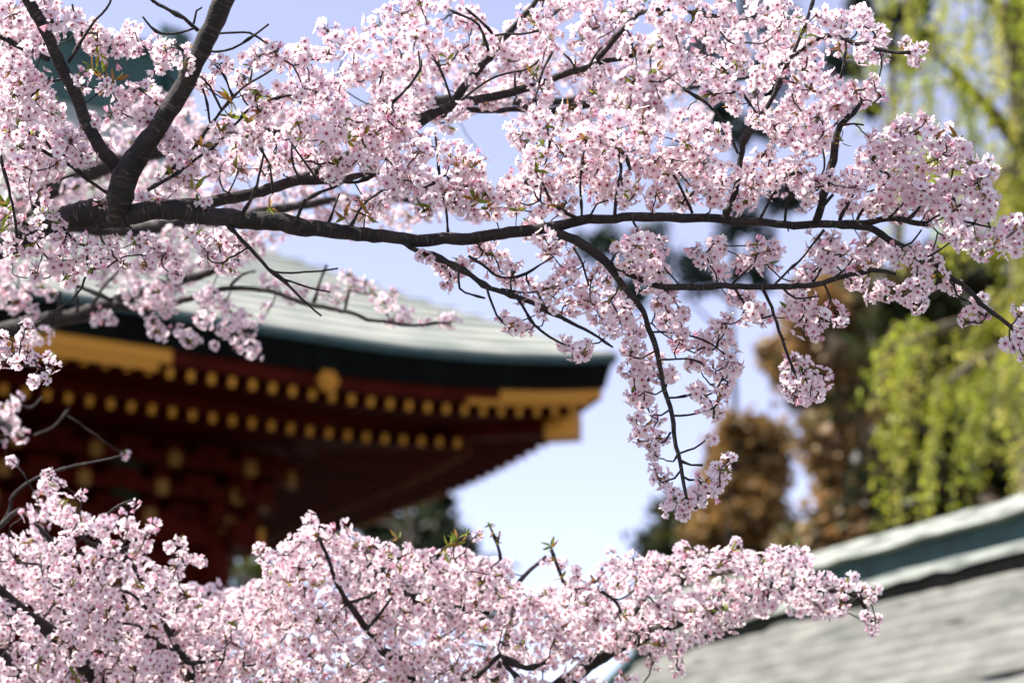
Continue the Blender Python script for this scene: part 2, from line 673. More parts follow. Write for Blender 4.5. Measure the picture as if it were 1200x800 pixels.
def bracket(x, y, dx, dy):
    """stepped bracket set reaching out from a column top along (dx, dy)"""
    m = MB()
    d = np.array([dx, dy, 0.0])
    d /= np.linalg.norm(d)
    s = np.array([-d[1], d[0], 0])
    base = np.array([x, y, ZC - 2.0])
    for k in range(3):
        c = base + np.array([0, 0, k * .30])
        out = .25 + k * .38
        m.beam(c - d * .1, c + d * out, .13, .17)
        m.beam(c + d * (out - .1) - s * .5 + [0, 0, .02], c + d * (out - .1) + s * .5 + [0, 0, .02], .12, .15)
        for q in (-.42, 0, .42):
            b = c + d * (out - .1) + s * q + np.array([0, 0, .16])
            m.box(b - [.1, .1, .06], b + [.1, .1, .06])
    o_ = m.build('bracket', M_RED, hall)
    for k in range(3):
        c = base + np.array([0, 0, k * .30]) + d * (.25 + k * .38)
        mm = MB()
        mm.beam(c - d * .02, c + d * .04, .15, .19)
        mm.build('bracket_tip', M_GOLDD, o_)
    return o_


for x in np.linspace(WX0, WX1, 9):
    bracket(x, WY0, 0, -1)
for y in np.linspace(WY0 + 1.3, WY1, 3):
    bracket(WX1, y, 1, 0)
bracket(WX1, WY0, 1, -1)
for x in (colx[2] + .9, colx[3] + .9, colx[1] + .9):
    m = MB()
    m.box((x - .28, WY0 - .03, ZC - 1.85), (x + .28, WY0 + .05, ZC - 1.2))
    m.build('painted_panel', M_GREENP, hall)

# ridge with its end ornaments and the gable boards
zr = ZC - CURL + 4.9
m = MB()
m.box((-LEN + GAB - .1, DEP / 2 - .24, zr - .25), (-GAB + .1, DEP / 2 + .24, zr + .75))
m.box((-LEN + GAB - .2, DEP / 2 - .36, zr + .753), (-GAB + .2, DEP / 2 + .36, zr + .90))
m.build('ridge', M_COPPERD, hall)
for x, sg in ((-GAB, 1), (-LEN + GAB, -1)):
    m = MB()
    pr = [(-.55, -.75), (.55, -.75), (.62, -.1), (.42, .7), (.5, 1.15), (.18, 1.05), (0, 1.4), (-.18, 1.05), (-.5, 1.15), (-.42, .7), (-.62, -.1)]
    k = len(pr)
    V = [(x + sg * .12, DEP / 2 + a, zr + b) for a, b in pr] + [(x + sg * .42, DEP / 2 + a * .9, zr + b * .95) for a, b in pr]
    V += [(x + sg * .12, DEP / 2, zr + .1), (x + sg * .45, DEP / 2, zr + .1)]
    m.add(V, [(j, (j + 1) % k, k + (j + 1) % k, k + j) for j in range(k)], [(2 * k, (j + 1) % k, j) for j in range(k)] + [(2 * k + 1, k + j, k + (j + 1) % k) for j in range(k)])
    m.cyl((x + sg * .2, DEP / 2, zr + .25), (x + sg * .52, DEP / 2, zr + .25), .3, .24, 16)
    m.build('ridge_ornament', M_COPPERD, hall)
    gw = MB()
    tt = np.linspace(GAB, 6, 7)
    L_ = [(x + sg * -.35, t, ZC - CURL + roof_height(t) - .05) for t in tt]
    R_ = [(x + sg * -.35, DEP - t, ZC - CURL + roof_height(t) - .05) for t in tt][::-1]
    pts = L_ + R_[1:]
    V = pts + [(x + sg * -.35, DEP / 2, ZC - CURL + roof_height(GAB) - .1)]
    gw.add(V, None, [(len(pts), j, j + 1) for j in range(len(pts) - 1)])
    gw.build('gable_wall', M_REDD, hall)
    for flip in (0, 1):
        bb = MB()
        tt = np.linspace(3.6, 6, 9)
        top = [(t, ZC - CURL + roof_height(t) + .09) for t in tt]
        vv = []
        for xx in (x + sg * .02, x + sg * .14):
            for (t, z) in top:
                vv.append((xx, t if not flip else DEP - t, z))
            for (t, z) in top:
                vv.append((xx, t if not flip else DEP - t, z - .42))
        N = 9
        qs = []
        for j in range(N - 1):
            qs += [(j, j + 1, N + j + 1, N + j), (2 * N + j, 3 * N + j, 3 * N + j + 1, 2 * N + j + 1), (j, 2 * N + j, 2 * N + j + 1, j + 1), (N + j, N + j + 1, 3 * N + j + 1, 3 * N + j)]
        bb.add(vv, qs)
        bb.build('gable_board', M_COPPERD, hall)

# ------------------------------------------------------------------ low hall with the shingled roof (bottom right)
KR = math.radians(29.5)
K3 = P(1200, 590, 17.5)
KLX = np.array([math.cos(KR), math.sin(KR), 0])
KLY = np.array([-math.sin(KR), math.cos(KR), 0])
KLOC = np.array([K3[0], K3[1], 0])
KZ = K3[2]
low = thing('shingled_hall', 'low shrine hall with grey green shingled roof and weathered copper ridge', 'shrine building', KLOC, KR)
M_SHINGLE = noise_mat('shingle', (.085, .09, .078), (.19, .188, .165), 3.2, .75, .5, stretch=(2.2, .8, 1), lo=.3, hi=.7)
M_NECK = noise_mat('neck_copper', (.003, .024, .022), (.010, .05, .045), 5, .6)
M_CAP = noise_mat('ridge_copper', (.055, .066, .055), (.24, .26, .222), 4.0, .65, .4, stretch=(1, .6, 3), lo=.33, hi=.58)
Y0, Y1 = -7.0, 4.6
zb = KZ - .21                       # where the slopes meet under the ridge
DROP, RUN = 3.9, 4.6


def ks(t):
    return zb - DROP * (t / RUN) * (1.06 - .06 * t / RUN) + .35 * math.sin(math.pi * t / RUN) * -.35


for sg in (-1, 1):
    m = MB()
    nr, ns = 40, 70
    ys = np.linspace(Y0, Y1, ns + 1)
    for r in range(nr):
        t0, t1 = RUN * r / nr, RUN * (r + 1) / nr
        wob = np.cumsum(rng.normal(0, .010, ns + 1))
        wob -= np.linspace(wob[0], wob[-1], ns + 1)
        thick = .022 + .018 * np.abs(rng.normal(0, 1, ns + 1))
        rows = []
        for (t, dz) in ((t0, .0), (t1, thick), (t1 + .012, thick * 0 - .03)):
            rows.append(np.stack([np.full(ns + 1, 0.0) + sg * (t + (wob if t > t0 else 0)), ys, np.array([ks(t)] * (ns + 1)) + dz], 1))
        k = ns + 1
        v = np.concatenate(rows)
        q = [(a * k + j, a * k + j + 1, (a + 1) * k + j + 1, (a + 1) * k + j) for a in (0, 1) for j in range(ns)]
        m.add(v, q)
    m.build('roof_slope', M_SHINGLE, low)
    # verge board along the far gable
    for y, e in ((Y1, .10), (Y0, -.10)):
        m = MB()
        tt = np.linspace(0, RUN + .1, 12)
        vv = []
        for t in tt:
            z = ks(t)
            for (yy, zz) in ((y, z + .12), (y + e, z + .12), (y + e, z - .30), (y, z - .30)):
                vv.append((sg * t, yy, zz))
        q = []
        for j in range(11):
            for a in range(4):
                q.append((j * 4 + a, j * 4 + (a + 1) % 4, (j + 1) * 4 + (a + 1) % 4, (j + 1) * 4 + a))
        m.add(vv, q)
        m.build('verge_board', M_COPPERD, low)
# ridge courses
ys = np.linspace(Y0 - .1, Y1 + .15, 60)


def ridge_bar(w0, w1, z0, z1, name, mat_, rough=0.0):
    m = MB()
    V = []
    for i, y in enumerate(ys):
        j = rng.normal(0, rough, 4) if rough else np.zeros(4)
        V += [(-w0, y, z0 + j[0]), (w0, y, z0 + j[1]), (w1, y, z1 + j[2]), (-w1, y, z1 + j[3])]
    q = []
    for i in range(len(ys) - 1):
        for a in range(4):
            q.append((i * 4 + a, i * 4 + (a + 1) % 4, i * 4 + 4 + (a + 1) % 4, i * 4 + 4 + a))
    e = (len(ys) - 1) * 4
    q += [(0, 3, 2, 1), (e, e + 1, e + 2, e + 3)]
    m.add(V, q)
    return m.build(name, mat_, low)


part_label(ridge_bar(.42, .40, KZ - .46, KZ - .375, 'ridge_ledge', M_CAP, .006), 'pale copper ledge at the foot of the ridge')
part_label(ridge_bar(.25, .25, KZ - .372, KZ - .16, 'ridge_neck', M_NECK), 'dark teal copper band of the ridge')
part_label(ridge_bar(.36, .27, KZ - .157, KZ - .015, 'ridge_cap', M_CAP, .005), 'pale weathered copper cap of the ridge')
m = MB()
m.box((-.40, Y0, KZ - .66), (.40, Y1, KZ - .46 - .003))
m.build('ridge_gap', M_BLACK, low)  # black box painted in as the dark gap between ledge and slopes
m = MB()
m.box((-3.1, Y0 + .8, .3), (3.1, Y1 - .9, ks(3.2)))
m.build('wall', M_RED, low)
m = MB()
m.add([(-3.0, Y1 - .95, ks(3.1)), (3.0, Y1 - .95, ks(3.1)), (0, Y1 - .95, zb - .1)], None, [(0, 1, 2)])
m.build('gable_wall', M_WHITE, low)
for x in (-3.2, 3.2):
    for y in np.linspace(Y0 + .8, Y1 - .9, 5):
        m = MB()
        m.cyl((x, y, 0), (x, y, ks(3.4)), .14, .14, 12)
        m.build('column', M_RED, low)


# ------------------------------------------------------------------ trees far behind
def leaf_cloud(mb, ctr, rad, n_, size, cols, flat=1.0, hollow=.35):
    """n_ small leaf faces spread through a ball's volume, in sub-clumps"""
    ctr = np.asarray(ctr)
    nsub = max(3, int(n_ / 45))
    sub = rng.normal(0, 1, (nsub, 3))
    sub /= np.linalg.norm(sub, axis=1)[:, None]
    sub *= (rng.random(nsub) ** .45)[:, None] * np.array([1, 1, flat])
    which = rng.integers(0, nsub, n_)
    p = sub[which] + rng.normal(0, .27, (n_, 3))
    p = ctr + p * rad
    nrm = rng.normal(0, 1, (n_, 3)) + [0, 0, .6]
    nrm /= np.linalg.norm(nrm, axis=1)[:, None]
    a = np.cross(nrm, rng.normal(0, 1, (n_, 3)))
    a /= np.linalg.norm(a, axis=1)[:, None]
    b = np.cross(nrm, a)
    s = size * (.6 + .8 * rng.random(n_))[:, None]
    V = np.stack([p - a * s, p + b * s * .5, p + a * s, p - b * s * .5], 1).reshape(-1, 3)
    cols = np.asarray(cols)
    c = cols[rng.integers(0, len(cols), nsub)][which] * (.8 + .4 * rng.random((n_, 1)))
    mb.add(V, np.arange(n_ * 4).reshape(-1, 4), col=np.repeat(c, 4, 0))


def far_tree(name, label, cat, basex, d, clumps, size, cols, density=1.0, trunk_r=.3, group=None, flat=1.0, topy=None):
    """tree at depth d (m), crown clumps as (x, y, radius) seen in the photograph, each with its own place in depth"""
    b = P(basex, 400, d)
    base = np.array([b[0], b[1], 0.0])
    root = thing(name, label, cat, base, group=group)
    cl = []
    for (x, y, r) in clumps:
        dd = d + rng.normal(0, r / F * d * .8)
        cl.append((P(x, y, dd) - base, r / F * d))
    zs = [c[0][2] + c[1] for c in cl]
    top = max(zs) - .4
    tb = MB()
    hts = np.linspace(0, 1, 9)
    wob = np.cumsum(rng.normal(0, .10, (9, 2)), 0)
    tp = np.stack([wob[:, 0], wob[:, 1], hts * top], 1)
    tp[0, :2] = 0
    pts, rad = spline(tp, trunk_r * (1 - .85 * hts), .5)
    tube_into(tb, pts, rad, 10, lump=.04)
    for (c, r) in cl:
        z = max(.5, c[2] - r * .3 - np.linalg.norm(c[:2]) * .45)
        z = min(z, top * .92)
        i = int(np.argmin(np.abs(pts[:, 2] - z)))
        mid = (pts[i] + c) / 2 + np.array([0, 0, .12 * np.linalg.norm(c - pts[i])]) + rng.normal(0, .1, 3)
        lp, lr = spline([pts[i], mid, c], [rad[i] * .6, rad[i] * .4, .02], .35)
        tube_into(tb, lp, lr, 6)
    tb.build('trunk', M_TRUNK, root)
    cb = MB()
    for (c, r) in cl:
        leaf_cloud(cb, c, r, int(density * 900 * (r / (.35 + r * .25)) * .5), size, cols, flat)
    cb.build('crown', M_LEAF, root)
    return root


BROWN = [(.36, .205, .075), (.42, .26, .11), (.26, .15, .06), (.48, .36, .22), (.15, .11, .04), (.12, .11, .04)]
DARK = [(.018, .030, .012), (.03, .045, .016), (.045, .05, .02), (.02, .025, .015)]
OLIVE = [(.09, .085, .02), (.14, .10, .03), (.06, .06, .02)]
PINE = [(.020, .036, .030), (.030, .050, .036), (.015, .025, .022)]
far_tree('zelkova_tree', 'bronze budding tree standing between the willow and the open sky', 'tree', 990, 42,
         [(985, 400, 52), (1012, 350, 42), (950, 450, 44), (1000, 470, 54), (930, 415, 34), (1035, 420, 50), (1000, 520, 44), (965, 375, 40), (1020, 610, 44), (1045, 520, 44), (990, 570, 40), (975, 535, 36), (1020, 555, 42), (1050, 470, 40), (985, 620, 36), (1045, 640, 44), (960, 680, 40), (1020, 720, 50), (970, 350, 26), (940, 400, 22), (935, 640, 24)],
         .13, BROWN, 2.0, .2)
far_tree('zelkova_tree', 'smaller rusty brown tree rising above the blossom bank left of the bronze tree', 'tree', 880, 46,
         [(876, 525, 36), (850, 555, 28), (900, 560, 26), (880, 595, 38), (845, 620, 34), (900, 525, 30), (860, 580, 34), (905, 640, 34), (880, 680, 50), (862, 500, 18)],
         .13, [(.32, .19, .06), (.38, .24, .09), (.20, .12, .04)], 1.8, .16)
far_tree('evergreen_tree', 'dark rounded evergreen low behind the hanging blossom spray', 'tree', 800, 55,
         [(800, 615, 36), (775, 640, 30), (835, 625, 30), (810, 680, 60), (860, 650, 40), (905, 690, 40)], .14, DARK + OLIVE[:1], 1.2, .3)
far_tree('cedar_tree', 'tall dark cedar in shade behind the lower willow boughs', 'tree', 1120, 36,
         [(1100, 340, 46), (1150, 330, 48), (1200, 330, 50), (1065, 410, 44), (1110, 420, 52), (1170, 420, 60), (1225, 430, 60), (1075, 500, 52), (1130, 500, 60), (1190, 510, 60), (1240, 520, 60), (1065, 585, 50), (1120, 590, 60), (1190, 600, 64), (1060, 660, 60), (1150, 680, 70), (1045, 350, 26)],
         .14, [(.018, .026, .010), (.03, .04, .013), (.05, .045, .018), (.08, .05, .02), (.05, .055, .015)], 1.9, .45)
far_tree('pine_tree', 'tall blue green pine glimpsed through gaps in the upper blossoms', 'tree', 850, 50,
         [(880, 158, 30), (800, 195, 30), (705, 285, 28), (868, 265, 34), (820, 320, 30), (760, 290, 34), (905, 90, 30), (830, 60, 34), (900, 10, 40), (840, 130, 28), (915, 230, 28), (740, 345, 22), (880, 320, 24)], .10, PINE, .9, .13, flat=.6)
far_tree('pine_tree', 'slender dark pine whose sprigs show at the top beside the willow', 'tree', 1050, 48,
         [(1045, 28, 30), (1015, 8, 24), (1085, 48, 22), (1050, 75, 20), (1030, -40, 40), (1075, 0, 20), (1010, 130, 18), (990, 70, 26)], .10, PINE, .75, .3, flat=.6)
far_tree('evergreen_tree', 'dark evergreen beyond the temple, its top level with the far end of the side eaves', 'tree', 490, 60,
         [(500, 620, 32), (468, 640, 34), (535, 650, 26), (440, 615, 20), (512, 590, 14), (490, 690, 60), (430, 680, 40), (550, 690, 40)], .16, DARK, 1.3, .35)
far_tree('broadleaf_tree', 'small green and yellow tree seen under the eaves past the temple wall', 'tree', 290, 44.0,
         [(300, 668, 26), (268, 670, 14), (330, 680, 26), (290, 700, 34), (250, 720, 40)], .08, [(.05, .09, .015), (.12, .14, .02), (.03, .06, .02)], 1.0, .15)

# the willow
wb = P(1215, 400, 27)
wbase = np.array([wb[0], wb[1], 0])
wil = thing('willow_tree', 'weeping willow with long strands of fresh yellow green leaves', 'tree', wbase)
tb = MB()
M_WB = noise_mat('willow_bark', (.07, .055, .03), (.14, .11, .06), 6, .9, .4)
tp = np.array([P(x, y, dd) - wbase for x, y, dd in ((1215, 420, 27), (1208, 200, 27.1), (1195, 60, 27), (1190, -60, 26.8))])
tp = np.vstack([[0, 0, 0], [.05, 0, 3], tp])
pts, rad = spline(tp, [.42, .36, .28, .22, .16, .10], .4)
tube_into(tb, pts, rad, 12, lump=.04)
limbs = []
for ll in ([(1205, 180, 27), (1165, 135, 26.6), (1128, 95, 26.2), (1092, 60, 26)], [(1200, 250, 27), (1150, 210, 26.5), (1105, 195, 26), (1070, 190, 25.6)], [(1195, 60, 27), (1150, -20, 27), (1110, -40, 27), (1075, -20, 27)],
           [(1206, 330, 27), (1150, 372, 26), (1100, 385, 25.2), (1062, 405, 24.6)], [(1212, 400, 27), (1170, 415, 25.5), (1135, 430, 24.5), (1110, 450, 24)], [(1200, 120, 27), (1240, 60, 26), (1280, 60, 25.5)],
           [(1205, 250, 27), (1250, 220, 26), (1290, 230, 25.5)], [(1210, 330, 27), (1230, 360, 25.5), (1240, 390, 24.5)], [(1195, 40, 27), (1185, -60, 25.5), (1170, -90, 25)], [(1204, 200, 27), (1180, 200, 25.5), (1150, 230, 24.6)]):
    lp, lr = spline([P(*q) - wbase for q in ll], np.linspace(.11, .025, len(ll)), .25)
    tube_into(tb, lp, lr, 7)
    limbs.append(lp)
WCOL = np.array([(.50, .52, .045), (.58, .57, .07), (.42, .47, .035), (.64, .60, .13), (.34, .41, .03)])
cb = MB()


def strand(p0, length, out, lean, shade=1.0):
    N = 12
    t = np.linspace(0, 1, N)
    d = np.array([math.cos(out), math.sin(out), 0])
    p = p0 + np.outer(np.sqrt(t) * lean, d) + np.outer(.18 * lean * np.sin(t * 3), [0, 0, 1]) + np.outer(-length * t ** 1.25, [0, 0, 1])
    p += np.cumsum(rng.normal(0, .018, (N, 3)), 0)
    tube_into(cb, p, np.linspace(.011, .004, N), 3, 1)
    nl = int(length * 42)
    s = rng.random(nl) ** .9
    q = np.stack([np.interp(s, t, p[:, k]) for k in range(3)], 1) + rng.normal(0, .035, (nl, 3))
    dirs = rng.normal(0, .5, (nl, 3)) + [0, 0, -.7]
    dirs /= np.linalg.norm(dirs, axis=1)[:, None]
    w = np.cross(dirs, rng.normal(0, 1, (nl, 3)))
    w /= np.linalg.norm(w, axis=1)[:, None]
    ls = (.055 + .05 * rng.random(nl))[:, None]
    V = np.stack([q, q + dirs * ls * .5 + w * ls * .22, q + dirs * ls, q + dirs * ls * .5 - w * ls * .22], 1).reshape(-1, 3)
    c = WCOL[rng.integers(0, 5)] * shade * (.85 + .3 * rng.random((nl, 1)))
    cb.add(V, np.arange(nl * 4).reshape(-1, 4), col=np.repeat(c, 4, 0))


for li, lp in enumerate(limbs):
    low_ = li in (3, 4, 7)
    for k in range((16 if li == 7 else 10) if low_ else 9):
        p0 = lp[rng.integers(len(lp) // 6, len(lp))]
        hang, out = (.4 + 1.9 * rng.random()) if low_ else (.6 + .8 * rng.random()) if li in (1, 6, 9) else (1.0 + 1.5 * rng.random()), rng.uniform(0, 2 * math.pi)
        lean = rng.uniform(.2, 1.1) if low_ else rng.uniform(.15, .9)
        if low_ and rng.random() < .75:
            out = math.pi + rng.uniform(-1.1, 1.1)
        tone = rng.uniform(.78, 1.25)
        for q_ in range(rng.integers(2, 5) if low_ else rng.integers(2, 5)):
            strand(p0 + rng.normal(0, .05, 3), hang * rng.uniform(.7, 1.1), out + rng.normal(0, .25), lean * rng.uniform(.8, 1.2), tone)
tb.build('trunk', M_WB, wil)
cb.build('crown', [M_LEAF, M_WB], wil)

# ------------------------------------------------------------------ cherry blossom
PINKS = [(.93, .87, .885), (.92, .84, .865), (.94, .895, .90), (.91, .79, .83), (.93, .86, .88)]


def flower(kind='open'):
    """one open five-petalled flower facing +z, with calyx behind; unit metres"""
    V, Q, T, QM, TM, Cc = [], [], [], [], [], []
    base = np.array(PINKS[rng.integers(0, 5)])
    deep = np.array((.87, .55, .65))
    sz = rng.uniform(.86, 1.16)
    cup = rng.uniform(.15, .6)
    if kind == 'half':
        cup, sz = rng.uniform(.9, 1.4), sz * .82
    elif kind == 'bud':
        cup, sz, base = 2.6, sz * .5, np.array((.88, .52, .62))
    rows = [(.0016, .0012), (.0060, .0046), (.0108, .0069), (.0148, .0058), (.0170, .0030)]
    for k in range(5):
        a = k * 2 * math.pi / 5 + rng.normal(0, .06)
        ca, sa = math.cos(a), math.sin(a)
        tw = rng.normal(0, .10)
        b0 = len(V)
        for i, (L, w) in enumerate(rows):
            for j in (-1, 0, 1):
                l = L - (.0021 if (i == 4 and j == 0) else 0)
                y = w * j
                z = cup * l * (.7 + .3 * l / .017) - (.0011 if j == 0 else 0) * (i / 4) + tw * y - (.0016 if i == 4 else 0)
                V.append(((l * ca - y * sa) * sz, (l * sa + y * ca) * sz, z * sz))
                f = min(1.0, max(0.0, (L - .001) / .0085))
                Cc.append(deep * (1 - f) + base * f * (1.0 - .03 * abs(j)) if f < 1 else base)
        for i in range(4):
            for j in (0, 1):
                Q.append((b0 + i * 3 + j, b0 + i * 3 + 3 + j, b0 + i * 3 + 4 + j, b0 + i * 3 + 1 + j))
                QM.append(0)
    # red centre: a ten-pointed star of filaments
    b0 = len(V)
    red = np.array(((.30, .015, .05), (.36, .03, .06), (.22, .02, .04), (.42, .16, .05))[rng.choice(4, p=[.4, .3, .2, .1])])
    V.append((0, 0, .0024))
    Cc.append(red * .6)
    r1 = rng.uniform(.0052, .0074) * (1 if kind == 'open' else .5)
    for k in range(12):
        a = k * math.pi / 6
        r = r1 if k % 2 == 0 else .0022
        V.append((r * math.cos(a), r * math.sin(a), .0030 + cup * r + (.0012 if k % 2 == 0 else 0)))
        Cc.append(red)
    for k in range(12):
        T.append((b0, b0 + 1 + k, b0 + 1 + (k + 1) % 12))
        TM.append(1)
    # calyx
    b0 = len(V)
    cal = np.array((.24, .05, .05))
    for k in range(5):
        a = k * 2 * math.pi / 5
        V.append((.0026 * math.cos(a), .0026 * math.sin(a), .0004))
        Cc.append(cal)
    V.append((0, 0, -.0065))
    Cc.append(cal)
    for k in range(5):
        T.append((b0 + 5, b0 + (k + 1) % 5, b0 + k))
        TM.append(1)
    return np.array(V), np.array(Q), np.array(T), np.array(QM), np.array(TM), np.array(Cc)


FLOWERS = [flower() for _ in range(15)] + [flower('half') for _ in range(4)] + [flower('bud') for _ in range(1)]


def basis(nrm):
    nrm = nrm / np.linalg.norm(nrm)
    a = np.cross(nrm, rng.normal(0, 1, 3))
    a /= np.linalg.norm(a)
    return np.array([a, np.cross(nrm, a), nrm])


def leaf_into(mb, p, d, L, col, w=.28):
    d = d / np.linalg.norm(d)
    s = np.cross(d, rng.normal(0, 1, 3))
    s /= np.linalg.norm(s)
    u = np.cross(s, d)
    V = []
    for t, ww in ((0, .03), (.3, w), (.65, w * .8), (1.0, .02)):
        c = p + d * L * t - u * L * .12 * t * t
        V += [c - s * L * ww * .5 + u * L * ww * .25, c, c + s * L * ww * .5 + u * L * ww * .25]
    q = []
    for i in range(3):
        q += [(i * 3, i * 3 + 1, i * 3 + 4, i * 3 + 3), (i * 3 + 1, i * 3 + 2, i * 3 + 5, i * 3 + 4)]
    mb.add(V, q, qm=2, col=col)


LEAFC = [(.20, .25, .03), (.28, .28, .04), (.28, .13, .035), (.14, .20, .03), (.34, .18, .04)]


def tuft_into(mb, ctr, n_, L=.022):
    for _ in range(n_):
        d = rng.normal(0, 1, 3) + [0, 0, .5]
        leaf_into(mb, ctr + rng.normal(0, .003, 3), d, L * rng.uniform(.6, 1.3), LEAFC[rng.integers(0, 5)])


def cluster(R, nf, leaves):
    """pompom of nf flowers on stalks from one spur, about R metres in radius"""
    mb = MB()
    k = np.arange(nf) + .5
    ph = np.arccos(1 - 2 * k / nf)
    th = math.pi * (1 + 5 ** .5) * k + rng.random() * 6
    dirs = np.stack([np.cos(th) * np.sin(ph), np.sin(th) * np.sin(ph), np.cos(ph)], 1)
    dirs += rng.normal(0, .22, dirs.shape)
    dirs /= np.linalg.norm(dirs, axis=1)[:, None]
    dirs *= np.array([1.0, 1.0, .88])
    for d in dirs:
        fv, fq, ft, qm, tm, fc = FLOWERS[rng.integers(0, len(FLOWERS))]
        r = max(.012, R - .008) * rng.uniform(.66, 1.10)
        c = d * r
        nrm = d / np.linalg.norm(d) + rng.normal(0, .33, 3)
        B = basis(nrm)
        v = fv @ B + c
        tint = np.clip(1 + rng.normal(0, .025), .92, 1.03)
        mb.add(v, fq, ft, qm, tm, np.clip(fc * tint, 0, .97))
        # stalk
        e = c - B[2] * .006
        s = d * .004
        a = basis(e - s)
        mid = (s + e) / 2 + rng.normal(0, .003, 3)
        ring_ = [a[0] * math.cos(t) + a[1] * math.sin(t) for t in (0, 2.09, 4.19)]
        V = [s + x * .0007 for x in ring_] + [mid + x * .0006 for x in ring_] + [e + x * .0008 for x in ring_]
        mb.add(V, [(g_ * 3 + j, g_ * 3 + (j + 1) % 3, g_ * 3 + 3 + (j + 1) % 3, g_ * 3 + 3 + j) for g_ in (0, 1) for j in range(3)], qm=1, col=(.16, .10, .04))
    # bud scales at the heart
    for _ in range(3):
        leaf_into(mb, rng.normal(0, .003, 3), rng.normal(0, 1, 3), .010, (.12, .045, .015), .5)
    if leaves:
        tuft_into(mb, np.zeros(3), leaves, .026)
    return mb


SIZES = [(.024, 5), (.034, 8), (.044, 13), (.054, 19)]
VAR = []
for (R, nf) in SIZES:
    VAR.append([cluster(R, nf, rng.choice([0, 2, 3, 4])) for _ in range(7)])
MATS_B = [M_PETAL, M_LEAF, M_LEAF]
VMESH = {}


def cluster_mesh(i, j):
    if (i, j) not in VMESH:
        o_ = VAR[i][j].build('blossom_cluster', MATS_B, smooth=True)
        VMESH[(i, j)] = o_.data
        bpy.data.objects.remove(o_)
    return VMESH[(i, j)]


FLAT = {}


def flat(i, j):
    if (i, j) not in FLAT:
        b = VAR[i][j]
        FLAT[(i, j)] = (np.concatenate(b.v), np.concatenate(b.q), np.concatenate(b.t), np.concatenate(b.qm), np.concatenate(b.tm), np.concatenate(b.c))
    return FLAT[(i, j)]


